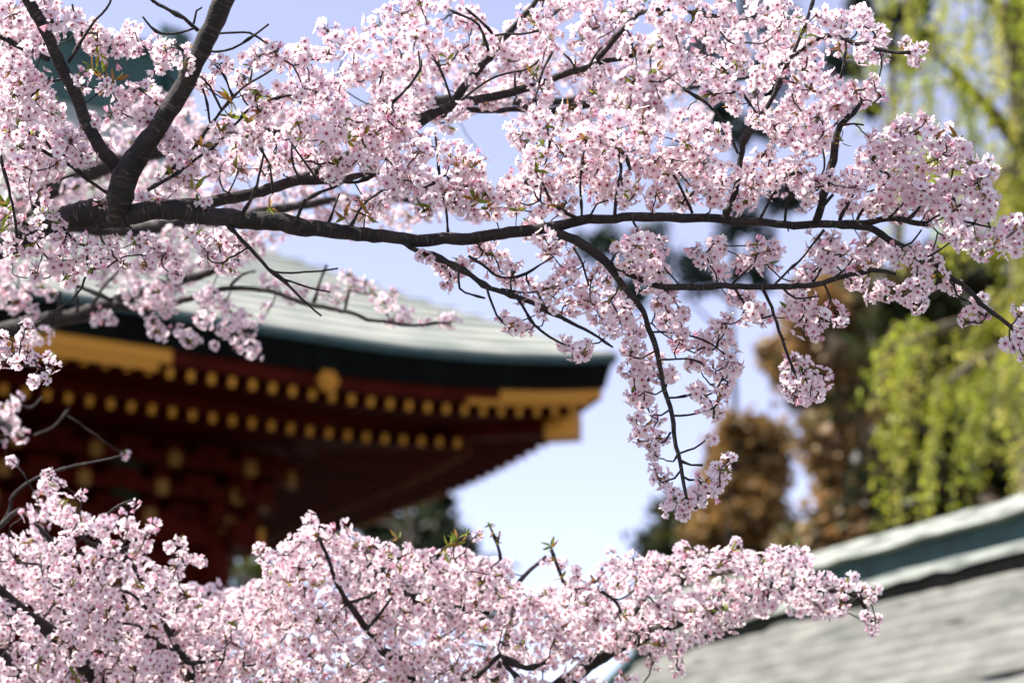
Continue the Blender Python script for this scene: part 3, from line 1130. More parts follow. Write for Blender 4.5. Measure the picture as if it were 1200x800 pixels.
class Cherry:
    push = 1.0

    """a cherry tree: trunk, branches grown along lines, clusters hung on twigs that reach the nearest wood"""

    def __init__(self, label, base):
        self.base = np.array(base, float)
        self.root = thing('cherry_tree', label, 'tree', self.base)
        self.br = []           # (points, radii) per branch
        self.mb = []
        self.nodes, self.node_b, self.node_r = [], [], []
        self.cl = []
        self.tufts = []

    def branch(self, pts, trunk=False, jit=.004):
        """pts: (x, y, r_px, depth)"""
        w = np.array([P(x, y, d * self.push) for x, y, r, d in pts]) - self.base
        rr = np.array([r * (.9 if r > 3 else 1) / F * d * self.push for x, y, r, d in pts])
        p, r = spline(w, rr, .022)
        k = len(p)
        nz = rng.normal(0, jit, (k, 3))
        nz = (nz + np.roll(nz, 1, 0) + np.roll(nz, -1, 0)) / 3
        nz[0] = 0
        p = p + nz * np.minimum(1, r / .006)[:, None]
        if rr.max() < .009:
            r = r * (1 + .55 * (rng.random(k) < .16))
        r = r * (1 + (.06 if rr.max() > .009 else .035) * np.convolve(rng.normal(0, 1, k + 8), np.ones(9) / 3, 'valid')[:k])
        m = MB()
        n_ = 14 if rr.max() > .02 else (8 if rr.max() > .007 else 6)
        tube_into(m, p, r, n_, 0, lump=.05 if n_ > 6 else .06)
        b = len(self.br)
        self.br.append((p, r))
        self.mb.append(m)
        for i in range(0, k, 2):
            self.nodes.append(p[i])
            self.node_b.append(b)
            self.node_r.append(r[i])
        # bark knuckles and dead spurs
        if rr.max() < .03:
            for i in range(2, k - 2, 5):
                if rng.random() < .35:
                    d = rng.normal(0, 1, 3)
                    d -= np.gradient(p, axis=0)[i] * 0
                    d /= np.linalg.norm(d)
                    q = p[i] + d * (r[i] + rng.uniform(.004, .012))
                    tube_into(m, [p[i], q], [max(.0016, r[i] * .35), .0014], 5, 0)
        return b

    def trunk(self, pts):
        p, r = spline(np.array([q[:3] for q in pts]) - self.base, [q[3] for q in pts], .12)
        m = MB()
        tube_into(m, p, r, 18, 0, lump=.03)
        m.build('trunk', M_BARK, self.root, smooth=True)

    def bloom(self, x, y, r, d):
        d *= self.push
        self.cl.append((P(x, y, d) - self.base, r / F * d, x, y, d))

    def finish(self, n_single=100, dmax=99):
        cl = self.cl
        nodes = np.array(self.nodes)
        nb = list(self.node_b)
        cp = np.array([c[0] for c in cl])
        dist = np.array([np.min(np.linalg.norm(nodes - q, axis=1)) for q in cp])
        order = np.argsort(dist)
        cap = len(nodes) + len(cl) * 5 + 10
        N = np.zeros((cap, 3))
        N[:len(nodes)] = nodes
        cnt = len(nodes)
        parent = [-1] * cnt
        load = [0] * cnt
        segs = []
        cb_ = [0] * len(cl)
        for ci in order:
            q = cp[ci]
            dd = np.linalg.norm(N[:cnt] - q, axis=1)
            j = int(np.argmin(dd))
            b = nb[j]
            cb_[ci] = b
            L = dd[j]
            if L > .012:
                p0 = N[j].copy()
                ax = (q - p0) / L
                side = np.cross(ax, rng.normal(0, 1, 3))
                side /= np.linalg.norm(side) + 1e-9
                amp = L * rng.uniform(.05, .20)
                prev = j
                path = [j]
                for t in (.25, .5, .75, 1.0):
                    pt = p0 + (q - p0) * t + side * amp * math.sin(math.pi * t) + rng.normal(0, .02 * L, 3) * (t < 1) + np.array([0, 0, -.10 * L * math.sin(math.pi * t)])
                    N[cnt] = pt
                    nb.append(b)
                    parent.append(prev)
                    load.append(0)
                    prev = cnt
                    path.append(cnt)
                    cnt += 1
                segs.append(path)
                k = prev
                while k >= 0:
                    load[k] += 1
                    k = parent[k]
        base_r = np.array(self.node_r)
        for path in segs:
            pts = N[path]
            rr = [.0014 + .00055 * math.sqrt(max(1, load[k])) if k >= len(nodes) else min(base_r[k] * .7, .0016 + .0006 * math.sqrt(max(1, load[path[1]]))) for k in path]
            p, r = spline(pts, rr, .02)
            p[1:-1] += rng.normal(0, .0016, (len(p) - 2, 3))
            tube_into(self.mb[nb[path[1]]], p, r, 5, 0)
        objs = []
        for b, m in enumerate(self.mb):
            objs.append(m.build('branch', M_BARK, self.root, smooth=True))
        # the clusters that show largest become parts of their own, the rest is one mass per branch
        key = []
        for i, (q, r, x, y, d) in enumerate(cl):
            inside = -20 < x < 1220 and -20 < y < 820
            key.append((-(r / d) * (1.0 if d < dmax else .6) if inside else 1.0, i))
        key.sort()
        single = set(i for k, i in key[:n_single])
        mass = {}
        for i, (q, r, x, y, d) in enumerate(cl):
            si = int(np.argmin([abs(s[0] - r) for s in SIZES]))
            vj = int(rng.integers(0, 7))
            sc = float(np.clip(r / SIZES[si][0], .85, 1.18))
            eu = Euler((rng.uniform(-.9, .9), rng.uniform(-.9, .9), rng.uniform(0, 6.28)))
            if i in single:
                o_ = bpy.data.objects.new('blossom_cluster', cluster_mesh(si, vj))
                COL.objects.link(o_)
                o_.parent = objs[cb_[i]]
                o_.location = q
                o_.rotation_euler = eu
                o_.scale = (sc, sc, sc)
            else:
                m = mass.setdefault(cb_[i], MB())
                v, fq, ft, qm, tm, c = flat(si, vj)
                R = np.array(eu.to_matrix())
                m.add(v @ R.T * sc + q, fq, ft, qm, tm, c)
        for b, m in mass.items():
            m.build('blossom_mass', MATS_B, objs[b], smooth=True, kind='stuff')
        nodes_all = N[:cnt]
        for (x, y, d, n_, L) in self.tufts:
            q = P(x, y, d) - self.base
            j = int(np.argmin(np.linalg.norm(nodes_all - q, axis=1)))
            m = MB()
            m.n = 0
            tuft_into(m, q, n_ + 2, L * 1.3)
            if np.linalg.norm(nodes_all[j] - q) > .006:
                p, r = spline([nodes_all[j], (nodes_all[j] + q) / 2 + rng.normal(0, .004, 3), q], [.0016, .0014, .0012], .02)
                tube_into(m, p, r, 5, 3)
            m.build('leaf_tuft', MATS_B + [M_TWIG], objs[nb[j]], smooth=True)


def zz(off, pts, d, d1=None):
    """pixel list read from an enlargement: (offset x, offset y, scale), points (x, y, r)"""
    ox, oy, s = off
    k = len(pts)
    return [(ox + x / s, oy + y / s, r, d + ((d1 if d1 is not None else d) - d) * i / max(1, k - 1)) for i, (x, y, r) in enumerate(pts)]


def px(pts, d, d1=None):
    return zz((0, 0, 1), pts, d, d1)



# ------------------------------------------------------------------ the cherry in the plane of focus
A = Cherry('foreground cherry tree with dark forked limb and long sunlit bough in full pale pink bloom', (P(-420, 400, 6.7)[0], P(-420, 400, 6.7)[1], 0))
tb_ = A.base
pj = P(-150, 335, 6.65)
A.trunk([(tb_[0], tb_[1], -.2, .26), (tb_[0] + .03, tb_[1], .5, .2), (tb_[0] - .02, tb_[1] + .03, 2.2, .165), (tb_[0] + .1, tb_[1], 3.2, .14), (pj[0] - .35, pj[1], pj[2] - .28, .115), (pj[0], pj[1], pj[2], .075)])
D0 = 6.5
A.branch(px([(-160, 340, 28), (-60, 312, 23), (0, 287, 18), (60, 261, 17), (110, 250, 18), (138, 250, 19), (148, 262, 8)], 6.65, 6.5))
A.branch(px([(134, 264, 11), (139, 240, 18), (146, 208, 17), (166, 176, 14.5), (198, 132, 13.8), (225, 82, 13.2), (240, 50, 13), (258, 13, 12.5), (275, -30, 13), (310, -120, 11), (330, -240, 8)], 6.5, 6.35))
A.branch(px([(146, 212, 10), (128, 187, 10), (105, 150, 9), (86, 105, 8.5), (66, 65, 8), (45, 25, 7.5), (30, -10, 7), (0, -80, 8), (-20, -170, 5)], 6.5, 6.4))
A.branch(px([(130, 257, 13), (165, 248, 12.5), (200, 246, 12), (245, 253, 11.5), (300, 258, 11.5), (350, 265, 11), (400, 271, 9.8), (450, 276, 9), (500, 280, 8.6), (560, 278, 8.2), (605, 271, 8), (650, 265, 7.2), (700, 256, 7), (760, 255, 6.5), (820, 256, 6), (880, 260, 5.6), (940, 263, 5.2), (1000, 262, 4.4), (1050, 256, 3.5), (1085, 262, 3)], 6.5))
A.branch(px([(975, 262, 5), (1017, 268, 5), (1047, 284, 4.5), (1083, 300, 4), (1117, 327, 3.5), (1150, 354, 3), (1188, 387, 2.5), (1200, 398, 2)], 6.5))
A.branch(px([(645, 267, 5.5), (665, 277, 6.3), (683, 287, 6.5), (710, 306, 6), (727, 333, 4.6), (753, 367, 4), (770, 410, 3.6), (777, 447, 3.2), (787, 487, 2.8), (794, 531, 2.4), (798, 550, 2.6), (801, 576, 2.2), (805, 590, 1.8)], 6.5, 6.42))
A.branch(px([(712, 306, 3.5), (745, 325, 4), (790, 336, 4.4), (867, 335, 4.2), (943, 335, 3.8), (1000, 322, 3.3), (1030, 317, 2.8), (1050, 322, 1.6)], 6.46))
A.branch(px([(470, 280, 3.2), (480, 289, 3.4), (533, 310, 3.5), (567, 334, 3.4), (600, 347, 3), (633, 357, 2.6), (667, 377, 2.2), (693, 390, 1.8), (718, 407, 1.2)], 6.5, 6.45))
A.branch(px([(150, 250, 10), (245, 238, 8), (300, 225, 7.5), (350, 213, 7), (400, 209, 5), (443, 203, 3)], 6.6, 6.95))
A.branch(px([(345, 214, 6), (400, 185, 6.3), (450, 160, 7), (490, 143, 7.4), (505, 135, 7.2), (533, 123, 7), (583, 113, 6), (627, 100, 5.4), (667, 87, 4.8), (693, 78, 4.4), (727, 68, 3.6), (760, 60, 2.6), (800, 45, 2)], 6.9, 7.05))
A.branch(px([(528, 124, 5), (557, 87, 6), (573, 67, 5), (587, 47, 4), (613, 20, 3.5), (627, 0, 3), (645, -45, 2)], 7.0, 6.9))
A.branch(px([(540, 126, 4), (575, 131, 4), (607, 128, 4), (653, 130, 5), (687, 123, 5), (717, 122, 4), (760, 128, 2)], 7.05, 7.5))
A.branch(px([(850, 258, 4), (862, 225, 4), (867, 187, 3.8), (870, 163, 4), (887, 140, 4), (903, 120, 3.5), (915, 90, 3), (930, 63, 2.2), (945, 22, 2), (955, -5, 1.6)], 6.5, 6.45))
A.branch(px([(928, 66, 2.4), (967, 43, 3), (1000, 48, 3), (1020, 55, 3), (1053, 62, 2), (1066, 61, 1.6)], 6.5, 6.4))
A.branch(px([(955, 263, 5), (968, 225, 5), (977, 180, 4.8), (983, 147, 4), (1000, 133, 3), (1010, 118, 2)], 6.5))
A.branch(px([(733, 30, 3.4), (758, 15, 2.8), (790, 12, 2.2), (840, 18, 2)], 6.9))
A.branch(px([(700, 70, 3), (715, 50, 3), (733, 30, 3)], 6.98, 6.9))
# finer twigs that show dark against the blossom
for t in (
        [(217, 183, 2.4), (247, 147, 2.4), (273, 113, 2.2), (320, 80, 1.7)], [(173, 223, 3), (200, 207, 2.4), (247, 173, 2.2), (290, 130, 2), (327, 113, 1.8), (347, 112, 1.4)], [(173, 223, 3), (195, 203, 2.6), (217, 183, 2.4)],
        [(273, 113, 2), (263, 90, 1.8), (252, 75, 1.4)], [(293, 98, 1.6), (296, 77, 1.3)], [(260, 130, 2), (247, 100, 1.8), (233, 88, 1.4)], [(247, 147, 2), (237, 103, 1.5)],
        [(232, 36, 3.6), (215, 22, 3.2), (200, 13, 3), (177, 0, 2.8), (150, -22, 2)], [(228, 33, 2), (213, 38, 2), (190, 39, 2), (177, 32, 1.8), (167, 20, 1.7)], [(227, 28, 1.8), (230, 13, 1.7), (237, 9, 1.3)],
        [(243, 60, 2), (273, 57, 2), (300, 40, 1.8), (315, 28, 1.8)], [(250, 40, 2), (293, 38, 1.8), (310, 50, 1.6), (325, 55, 1.4)], [(222, 68, 2), (211, 57, 1.7), (203, 48, 1.5)], [(206, 100, 1.8), (200, 92, 1.4), (193, 83, 1.3)],
        [(-30, 34, 6), (0, 43, 5.6), (27, 55, 5), (60, 70, 5)], [(80, 74, 3), (97, 47, 2.6), (113, 23, 2.3), (130, 3, 2), (136, -20, 1.5)], [(98, 45, 1.8), (88, 22, 1.6), (84, 5, 1.4)],
        [(20, 130, 1.6), (40, 110, 2), (60, 95, 2), (82, 92, 2.2)], [(20, 130, 1.6), (45, 135, 1.6)], [(0, 160, 3.2), (33, 170, 3), (67, 187, 3), (93, 203, 2.8), (120, 222, 2.6), (135, 232, 2.6)], [(43, 153, 1.6), (67, 185, 2)],
        [(0, 182, 3.4), (8, 212, 2.8), (14, 240, 2), (20, 278, 2.4)], [(37, 228, 1.6), (67, 213, 1.8), (90, 204, 2)], [(90, 204, 1.6), (98, 185, 1.4), (108, 180, 1.2)],
        [(283, 253, 2.6), (300, 217, 2.2), (308, 180, 1.8), (302, 166, 1.4)], [(320, 227, 1.8), (315, 190, 1.6), (303, 172, 1.3)], [(347, 262, 3), (357, 233, 2.8), (397, 217, 2.2), (410, 205, 1.5)], [(383, 265, 2), (398, 227, 1.6)],
        [(353, 213, 2), (343, 187, 1.8), (343, 163, 1.5)], [(370, 208, 2), (352, 180, 1.6), (340, 165, 1.3)],
        [(266, 262, 3.4), (270, 267, 3.4), (293, 290, 3), (313, 314, 2.8), (333, 330, 2.2), (353, 350, 1.8), (377, 371, 1.5)], [(318, 318, 1.7), (340, 320, 1.6), (367, 319, 1.5), (397, 314, 1.3)], [(333, 328, 1.8), (360, 336, 1.6), (388, 342, 1.3)],
        [(537, 312, 1.8), (539, 338, 1.8), (552, 345, 1.6), (568, 349, 1.5)], [(570, 336, 2), (573, 347, 2), (582, 370, 1.8), (597, 384, 1.5)], [(606, 349, 2.2), (627, 380, 2), (653, 400, 1.8), (677, 406, 1.6)], [(549, 300, 2.6), (565, 310, 2.6), (587, 324, 2), (617, 320, 1.6), (650, 300, 1.4)],
        [(587, 338, 1.6), (620, 343, 1.5), (660, 333, 1.3)], [(600, 346, 1.5), (598, 330, 1.3), (603, 318, 1.2)],
        [(893, 337, 3), (907, 370, 2.6), (920, 407, 2.4), (933, 438, 2)], [(861, 337, 2), (877, 362, 1.7), (884, 368, 1.3)], [(917, 337, 2), (933, 350, 1.7), (960, 347, 1.4)], [(965, 331, 2), (973, 350, 1.8), (965, 368, 1.4)], [(857, 334, 2), (882, 310, 1.4)],
        [(908, 333, 2), (925, 318, 1.9), (943, 300, 1.8), (965, 270, 1.7)], [(952, 332, 2), (964, 312, 1.8), (973, 287, 1.5)], [(976, 327, 2), (990, 315, 1.6), (1002, 299, 1.3)],
        [(787, 487, 1.8), (806, 486, 1.6), (826, 481, 1.4)], [(796, 531, 1.8), (814, 526, 1.7), (824, 519, 1.5), (832, 511, 1.3)], [(785, 480, 1.8), (775, 487, 1.6), (765, 486, 1.3)], [(786, 506, 1.8), (779, 517, 1.6), (768, 520, 1.3)],
        [(798, 540, 1.8), (809, 545, 1.6), (823, 545, 1.3)], [(797, 552, 1.7), (791, 560, 1.6), (781, 563, 1.3)], [(799, 557, 1.6), (808, 562, 1.5), (819, 562, 1.3)], [(794, 533, 1.6), (789, 541, 1.4), (781, 540, 1.2)],
        [(763, 389, 1.8), (806, 393, 1.8), (832, 402, 1.6), (852, 417, 1.4)], [(772, 421, 1.7), (810, 421, 1.5), (825, 428, 1.2)], [(782, 466, 1.8), (810, 463, 1.6), (832, 458, 1.4)], [(780, 455, 1.6), (768, 462, 1.5), (755, 458, 1.2)], [(770, 410, 1.6), (752, 420, 1.4), (738, 416, 1.2)],
        [(510, 155, 1.7), (515, 207, 1.8), (523, 245, 1.9), (525, 275, 2.2)], [(635, 213, 2), (650, 240, 2.6), (677, 257, 3.2)], [(633, 235, 1.7), (634, 214, 1.8)], [(682, 187, 1.7), (680, 220, 1.9), (681, 257, 2.2)], [(720, 254, 3), (723, 225, 2.7), (728, 197, 2.4), (722, 180, 1.8)],
        [(717, 163, 2), (733, 183, 2.2), (740, 200, 1.8)], [(640, 137, 1.5), (643, 167, 1.7), (637, 200, 1.8), (635, 213, 2)], [(773, 183, 2.2), (798, 220, 2.2), (812, 250, 2.4)], [(690, 256, 2), (700, 240, 1.7), (713, 235, 1.4)], [(723, 230, 1.8), (738, 235, 1.6), (746, 225, 1.3)],
        [(800, 103, 2.4), (827, 120, 2.3), (850, 147, 2.2), (866, 180, 2.2)], [(840, 73, 2), (863, 100, 2.3), (888, 136, 2.6)], [(953, 262, 3.4), (965, 240, 3.2), (977, 227, 2.6)], [(983, 262, 2.6), (1000, 227, 1.8)], [(1003, 262, 2.6), (1022, 225, 1.8)], [(1063, 257, 2.6), (1087, 233, 1.8)],
        [(890, 258, 2.4), (907, 226, 1.8)], [(920, 260, 2.4), (927, 230, 2), (960, 223, 1.6)], [(927, 232, 2), (924, 220, 1.6), (918, 224, 1.4)], [(1040, 258, 2.2), (1058, 238, 1.8), (1066, 225, 1.4)], [(983, 147, 2), (1000, 145, 1.6), (1012, 146, 1.3)],
        [(985, 92, 2.4), (990, 80, 2.4), (992, 64, 2.2), (990, 48, 2)], [(460, 120, 2.4), (492, 85, 2.4), (494, 70, 1.8)], [(493, 85, 2), (490, 60, 1.5)], [(530, 122, 2), (515, 80, 1.8), (505, 68, 1.4)], [(573, 60, 2.2), (560, 30, 2.2), (525, 10, 1.7)], [(577, 40, 2), (560, 22, 1.8), (545, 10, 1.4)],
        [(580, 42, 2), (610, 40, 1.7), (632, 36, 1.4)], [(632, 98, 2.2), (640, 75, 1.8), (648, 60, 1.4)], [(690, 80, 2.2), (700, 62, 1.8), (706, 55, 1.4)], [(674, 84, 2), (668, 70, 1.6), (660, 63, 1.3)], [(540, 118, 2), (580, 90, 1.9), (620, 80, 1.7), (632, 70, 1.4)], [(604, 108, 2), (603, 85, 1.6)],
        [(440, 203, 3), (420, 215, 2.4), (398, 214, 2)], [(448, 223, 2.2), (425, 240, 2), (412, 265, 2.4)], [(475, 222, 1.6), (500, 218, 1.8), (522, 205, 1.6)], [(1085, 262, 2), (1105, 250, 1.8), (1128, 240, 1.5)], [(1105, 255, 1.6), (1140, 262, 1.6), (1180, 272, 1.3)],
        [(1117, 327, 1.8), (1122, 345, 1.6), (1135, 352, 1.4)], [(1055, 290, 2), (1068, 285, 1.8), (1080, 270, 1.5)], [(1085, 302, 2), (1102, 292, 1.6), (1118, 280, 1.4)], [(800, 338, 1.5), (786, 322, 1.4), (770, 305, 1.3)], [(715, 310, 1.8), (722, 296, 1.6), (738, 292, 1.4)], [(672, 290, 2), (684, 310, 1.8), (690, 335, 1.5)], [(660, 276, 2), (648, 286, 1.6), (640, 290, 1.4)]):
    A.branch([(x, y, max(1.0, r * .74), d) for x, y, r, d in px(t, 6.48 + rnd.uniform(-.05, .05))], jit=.0048)

SHARP = [
    (15, 20, 30), (45, 15, 25), (20, 55, 22), (62, 40, 20), (133, 52, 25), (105, 45, 20), (150, 42, 16), (92, 28, 16), (163, 57, 8), (193, 62, 18), (214, 72, 15), (186, 78, 12), (255, 72, 14), (298, 72, 19), (330, 68, 19), (360, 72, 16), (345, 62, 12), (392, 50, 17), (385, 62, 14),
    (15, 82, 28), (15, 112, 25), (15, 145, 25), (48, 95, 14), (92, 90, 13), (125, 100, 13), (150, 112, 17), (180, 120, 17), (166, 105, 13), (140, 132, 13), (170, 137, 16), (20, 172, 26), (52, 165, 24), (85, 165, 22), (25, 200, 24), (62, 197, 24), (98, 187, 18), (62, 135, 18), (105, 150, 14), (45, 118, 14), (118, 172, 13), (40, 222, 16),
    (195, 165, 19), (215, 185, 21), (202, 208, 18), (225, 208, 15), (240, 98, 14), (284, 92, 14), (312, 130, 20), (337, 110, 21), (366, 108, 22), (390, 128, 22), (347, 148, 22), (381, 163, 22), (300, 165, 18), (275, 175, 17), (258, 152, 15), (250, 187, 16), (282, 200, 16), (312, 195, 17), (345, 190, 15), (394, 192, 19), (370, 190, 15), (322, 160, 15), (300, 110, 12),
    (180, 232, 15), (165, 233, 9), (237, 238, 9), (8, 255, 14), (60, 252, 13), (72, 262, 8), (48, 262, 8), (117, 250, 9), (120, 240, 6), (88, 258, 6), (30, 262, 12),
    (410, 140, 23), (440, 155, 25), (470, 153, 25), (450, 185, 26), (480, 187, 22), (425, 172, 22), (500, 168, 21), (530, 180, 19), (558, 195, 19), (540, 214, 19), (518, 226, 19), (482, 214, 20), (570, 224, 18), (590, 236, 18), (612, 215, 20), (455, 222, 18), (430, 245, 16), (500, 245, 14), (548, 243, 16), (578, 252, 12),
    (617, 165, 19), (640, 150, 20), (660, 175, 22), (627, 190, 20), (650, 205, 22), (690, 162, 24), (720, 147, 24), (756, 156, 26), (740, 190, 22), (702, 195, 22), (770, 187, 22), (785, 205, 18), (738, 225, 20), (700, 227, 18), (664, 235, 18), (633, 240, 16), (768, 230, 18), (672, 205, 18), (610, 240, 14), (720, 170, 18), (790, 232, 14),
    (814, 88, 20), (845, 85, 18), (832, 113, 18), (858, 112, 16), (812, 148, 20), (840, 158, 20), (815, 190, 23), (850, 205, 22), (882, 205, 22), (830, 225, 22), (872, 235, 20), (905, 215, 22), (932, 200, 22), (950, 225, 20), (800, 170, 14), (900, 130, 20), (912, 158, 20), (940, 170, 21), (963, 163, 20), (895, 182, 14), (800, 240, 14),
    (895, 85, 20), (920, 75, 18), (940, 85, 18), (950, 102, 20), (975, 110, 20), (1000, 107, 16), (1022, 105, 12), (1024, 92, 8), (960, 138, 22), (930, 132, 20), (985, 128, 14), (1030, 115, 8),
    (960, 25, 16), (985, 32, 18), (1008, 27, 18), (1028, 45, 16), (1010, 57, 16), (1034, 66, 11), (985, 52, 15), (960, 48, 12), (1068, 60, 10), (1062, 48, 7), (1072, 70, 6), (1078, 58, 5), (935, 25, 14), (948, 60, 14),
    (1040, 172, 22), (1072, 157, 22), (1085, 140, 11), (1020, 190, 22), (1060, 195, 24), (1100, 185, 22), (1125, 172, 16), (1000, 215, 22), (1040, 225, 24), (1080, 222, 24), (1120, 212, 22), (1147, 215, 20), (1160, 200, 12), (975, 210, 18), (1020, 248, 15), (1060, 247, 18), (1110, 248, 22), (1148, 243, 20), (1180, 275, 19), (1160, 232, 12), (1095, 160, 16), (1020, 160, 10), (1132, 190, 16), (1088, 250, 14), (990, 240, 12), (1045, 150, 10),
    (830, 300, 16), (815, 292, 10), (840, 285, 12), (885, 296, 19), (868, 310, 14), (905, 290, 14), (845, 318, 12), (960, 288, 20), (990, 300, 20), (1020, 290, 20), (1050, 303, 18), (940, 318, 14), (1000, 328, 13), (970, 312, 14), (1040, 340, 18), (1063, 347, 20), (1080, 330, 18), (1076, 302, 18), (1100, 318, 16), (1110, 335, 12), (1140, 285, 18), (1165, 287, 18), (1190, 288, 16), (1120, 277, 16), (1195, 265, 12),
    (1143, 362, 14), (1133, 375, 9), (1150, 350, 10), (1158, 366, 8), (1195, 362, 12), (1192, 405, 14), (1198, 385, 12), (1200, 420, 9),
    (865, 350, 16), (885, 360, 14), (872, 378, 11), (895, 372, 12), (945, 350, 18), (963, 373, 16), (942, 385, 13), (978, 365, 12), (925, 365, 12), (955, 390, 10), (982, 380, 8),
    (940, 430, 16), (952, 452, 16), (935, 458, 15), (922, 442, 12), (962, 440, 12), (930, 422, 11), (945, 470, 8),
    (845, 388, 20), (825, 405, 18), (858, 424, 17), (838, 436, 14), (822, 458, 15), (845, 465, 12), (838, 482, 12), (825, 476, 10), (850, 448, 11), (865, 430, 10), (800, 405, 11), (812, 425, 12), (800, 390, 10),
    (762, 425, 17), (742, 412, 18), (738, 432, 16), (752, 452, 16), (740, 462, 12), (757, 476, 13), (755, 500, 14), (762, 520, 11), (745, 517, 11), (775, 510, 10), (748, 488, 11), (770, 490, 9), (772, 445, 11), (766, 532, 5),
    (775, 562, 12), (770, 550, 8), (790, 588, 15), (803, 602, 10), (826, 565, 15), (846, 550, 13), (832, 580, 12), (806, 588, 12), (855, 540, 7), (815, 578, 12), (785, 575, 10), (832, 512, 5), (842, 562, 10),
    (635, 280, 16), (660, 287, 16), (645, 296, 12), (625, 270, 12), (500, 300, 10), (528, 327, 12), (515, 310, 11), (560, 290, 14), (580, 300, 16), (545, 308, 12), (600, 312, 11), (600, 382, 12), (614, 388, 10), (590, 372, 8), (600, 330, 14), (625, 335, 16), (648, 340, 16), (640, 360, 14), (660, 355, 14), (612, 352, 10),
    (665, 320, 20), (690, 345, 18), (700, 322, 14), (716, 350, 14), (672, 408, 15), (682, 414, 11), (660, 400, 10), (690, 402, 9), (745, 290, 22), (765, 300, 22), (735, 310, 18), (760, 325, 18), (780, 340, 13), (775, 318, 15), (752, 275, 14), (728, 290, 12),
    (700, 365, 16), (725, 375, 16), (740, 392, 16), (715, 388, 14), (735, 360, 14), (775, 355, 14), (790, 345, 12), (786, 367, 14), (796, 400, 12), (785, 440, 12), (782, 378, 12), (800, 365, 10),
    (10, 285, 18), (40, 290, 18), (75, 285, 17), (100, 290, 18), (70, 310, 16), (40, 322, 12), (130, 290, 17), (160, 285, 17), (182, 290, 14), (85, 325, 12), (108, 312, 12), (170, 310, 13), (200, 300, 13), (205, 320, 10), (240, 285, 14), (255, 290, 20), (280, 285, 17), (265, 310, 14), (228, 272, 12), (140, 308, 12),
    (28, 395, 11), (12, 410, 13), (34, 412, 9), (41, 424, 9), (57, 418, 6), (65, 430, 7), (50, 441, 8), (38, 447, 8), (5, 425, 11), (20, 425, 10), (30, 380, 8), (3, 395, 10),
]
for (x, y, r) in SHARP:
    A.bloom(x + rnd.uniform(-3, 3), y + rnd.uniform(-3, 3), r, 6.5 + rnd.gauss(0, .09))
    if r >= 12:
        A.bloom(x + rnd.uniform(-.9, .9) * r, y + rnd.uniform(-.9, .9) * r, r * rnd.uniform(.72, .95), 6.6 + rnd.uniform(-.05, .30))
        if r >= 19:
            A.bloom(x + rnd.uniform(-.8, .8) * r, y + rnd.uniform(-.8, .8) * r, r * rnd.uniform(.6, .8), 6.42 + rnd.uniform(-.12, .1))
UPPER = [
    (470, 20, 23), (460, 50, 25), (420, 52, 18), (415, 76, 20), (440, 85, 22), (480, 77, 25), (500, 40, 25), (530, 15, 23), (512, 78, 18), (540, 60, 20), (570, 55, 22), (560, 90, 22), (500, 110, 22), (460, 112, 22), (400, 92, 16), (480, 130, 18), (440, 118, 16), (398, 110, 14), (555, 25, 18),
    (600, 42, 18), (625, 25, 20), (650, 15, 22), (690, 15, 22), (730, 15, 22), (770, 20, 22), (640, 50, 22), (680, 45, 22), (720, 40, 22), (600, 75, 20), (630, 85, 20), (670, 75, 20), (706, 90, 20), (740, 62, 20), (780, 60, 22), (600, 108, 18), (640, 112, 18), (700, 108, 18), (740, 97, 20), (780, 92, 20), (725, 122, 18), (755, 122, 18), (620, 130, 14), (665, 130, 16), (690, 135, 16), (570, 118, 16), (545, 128, 14), (520, 140, 14),
    (815, 17, 22), (850, 22, 22), (890, 17, 22), (920, 32, 20), (830, 55, 22), (870, 50, 22), (905, 50, 22), (930, 52, 16), (800, 72, 18), (770, 120, 16), (865, 80, 16), (885, 110, 14), (790, 40, 18), (640, 0, 18), (680, -12, 20), (740, -8, 20), (800, -6, 20), (860, -6, 20), (490, 0, 20), (915, 5, 16)]
for (x, y, r) in UPPER:
    A.bloom(x + rnd.uniform(-4, 4), y + rnd.uniform(-4, 4), r, 6.95 + rnd.gauss(0, .12))
    A.bloom(x + rnd.uniform(-.8, .8) * r, y + rnd.uniform(-.8, .8) * r, r * rnd.uniform(.7, .95), 7.1 + rnd.uniform(-.1, .35))
for (x, y, n_, L) in ((268, 118, 5, .030), (302, 120, 5, .032), (308, 112, 4, .03), (290, 145, 4, .03), (268, 138, 5, .03), (238, 173, 4, .026), (203, 205, 4, .026), (228, 222, 4, .03), (316, 243, 4, .026), (277, 197, 4, .024), (110, 82, 5, .03), (122, 84, 4, .026), (134, 95, 4, .026), (115, 64, 3, .022), (8, 243, 6, .034), (4, 268, 5, .03),
                        (408, 165, 5, .03), (426, 158, 4, .03), (428, 252, 5, .03), (405, 255, 4, .03), (556, 233, 5, .034), (505, 243, 4, .03), (540, 195, 4, .028), (637, 170, 5, .028), (640, 182, 4, .026), (655, 240, 5, .024), (606, 248, 4, .026), (745, 217, 4, .022), (770, 82, 4, .026), (1120, 160, 4, .024), (1083, 143, 4, .024),
                        (625, 88, 4, .022), (525, 70, 3, .022), (490, 90, 3, .02), (900, 78, 4, .02), (938, 40, 3, .022), (990, 68, 4, .022), (1060, 62, 4, .022), (862, 75, 3, .02), (1153, 225, 3, .024), (985, 165, 3, .024), (570, 245, 3, .024)):
    A.tufts.append((x, y, 6.45, n_, L))
A.finish(100, 6.7)

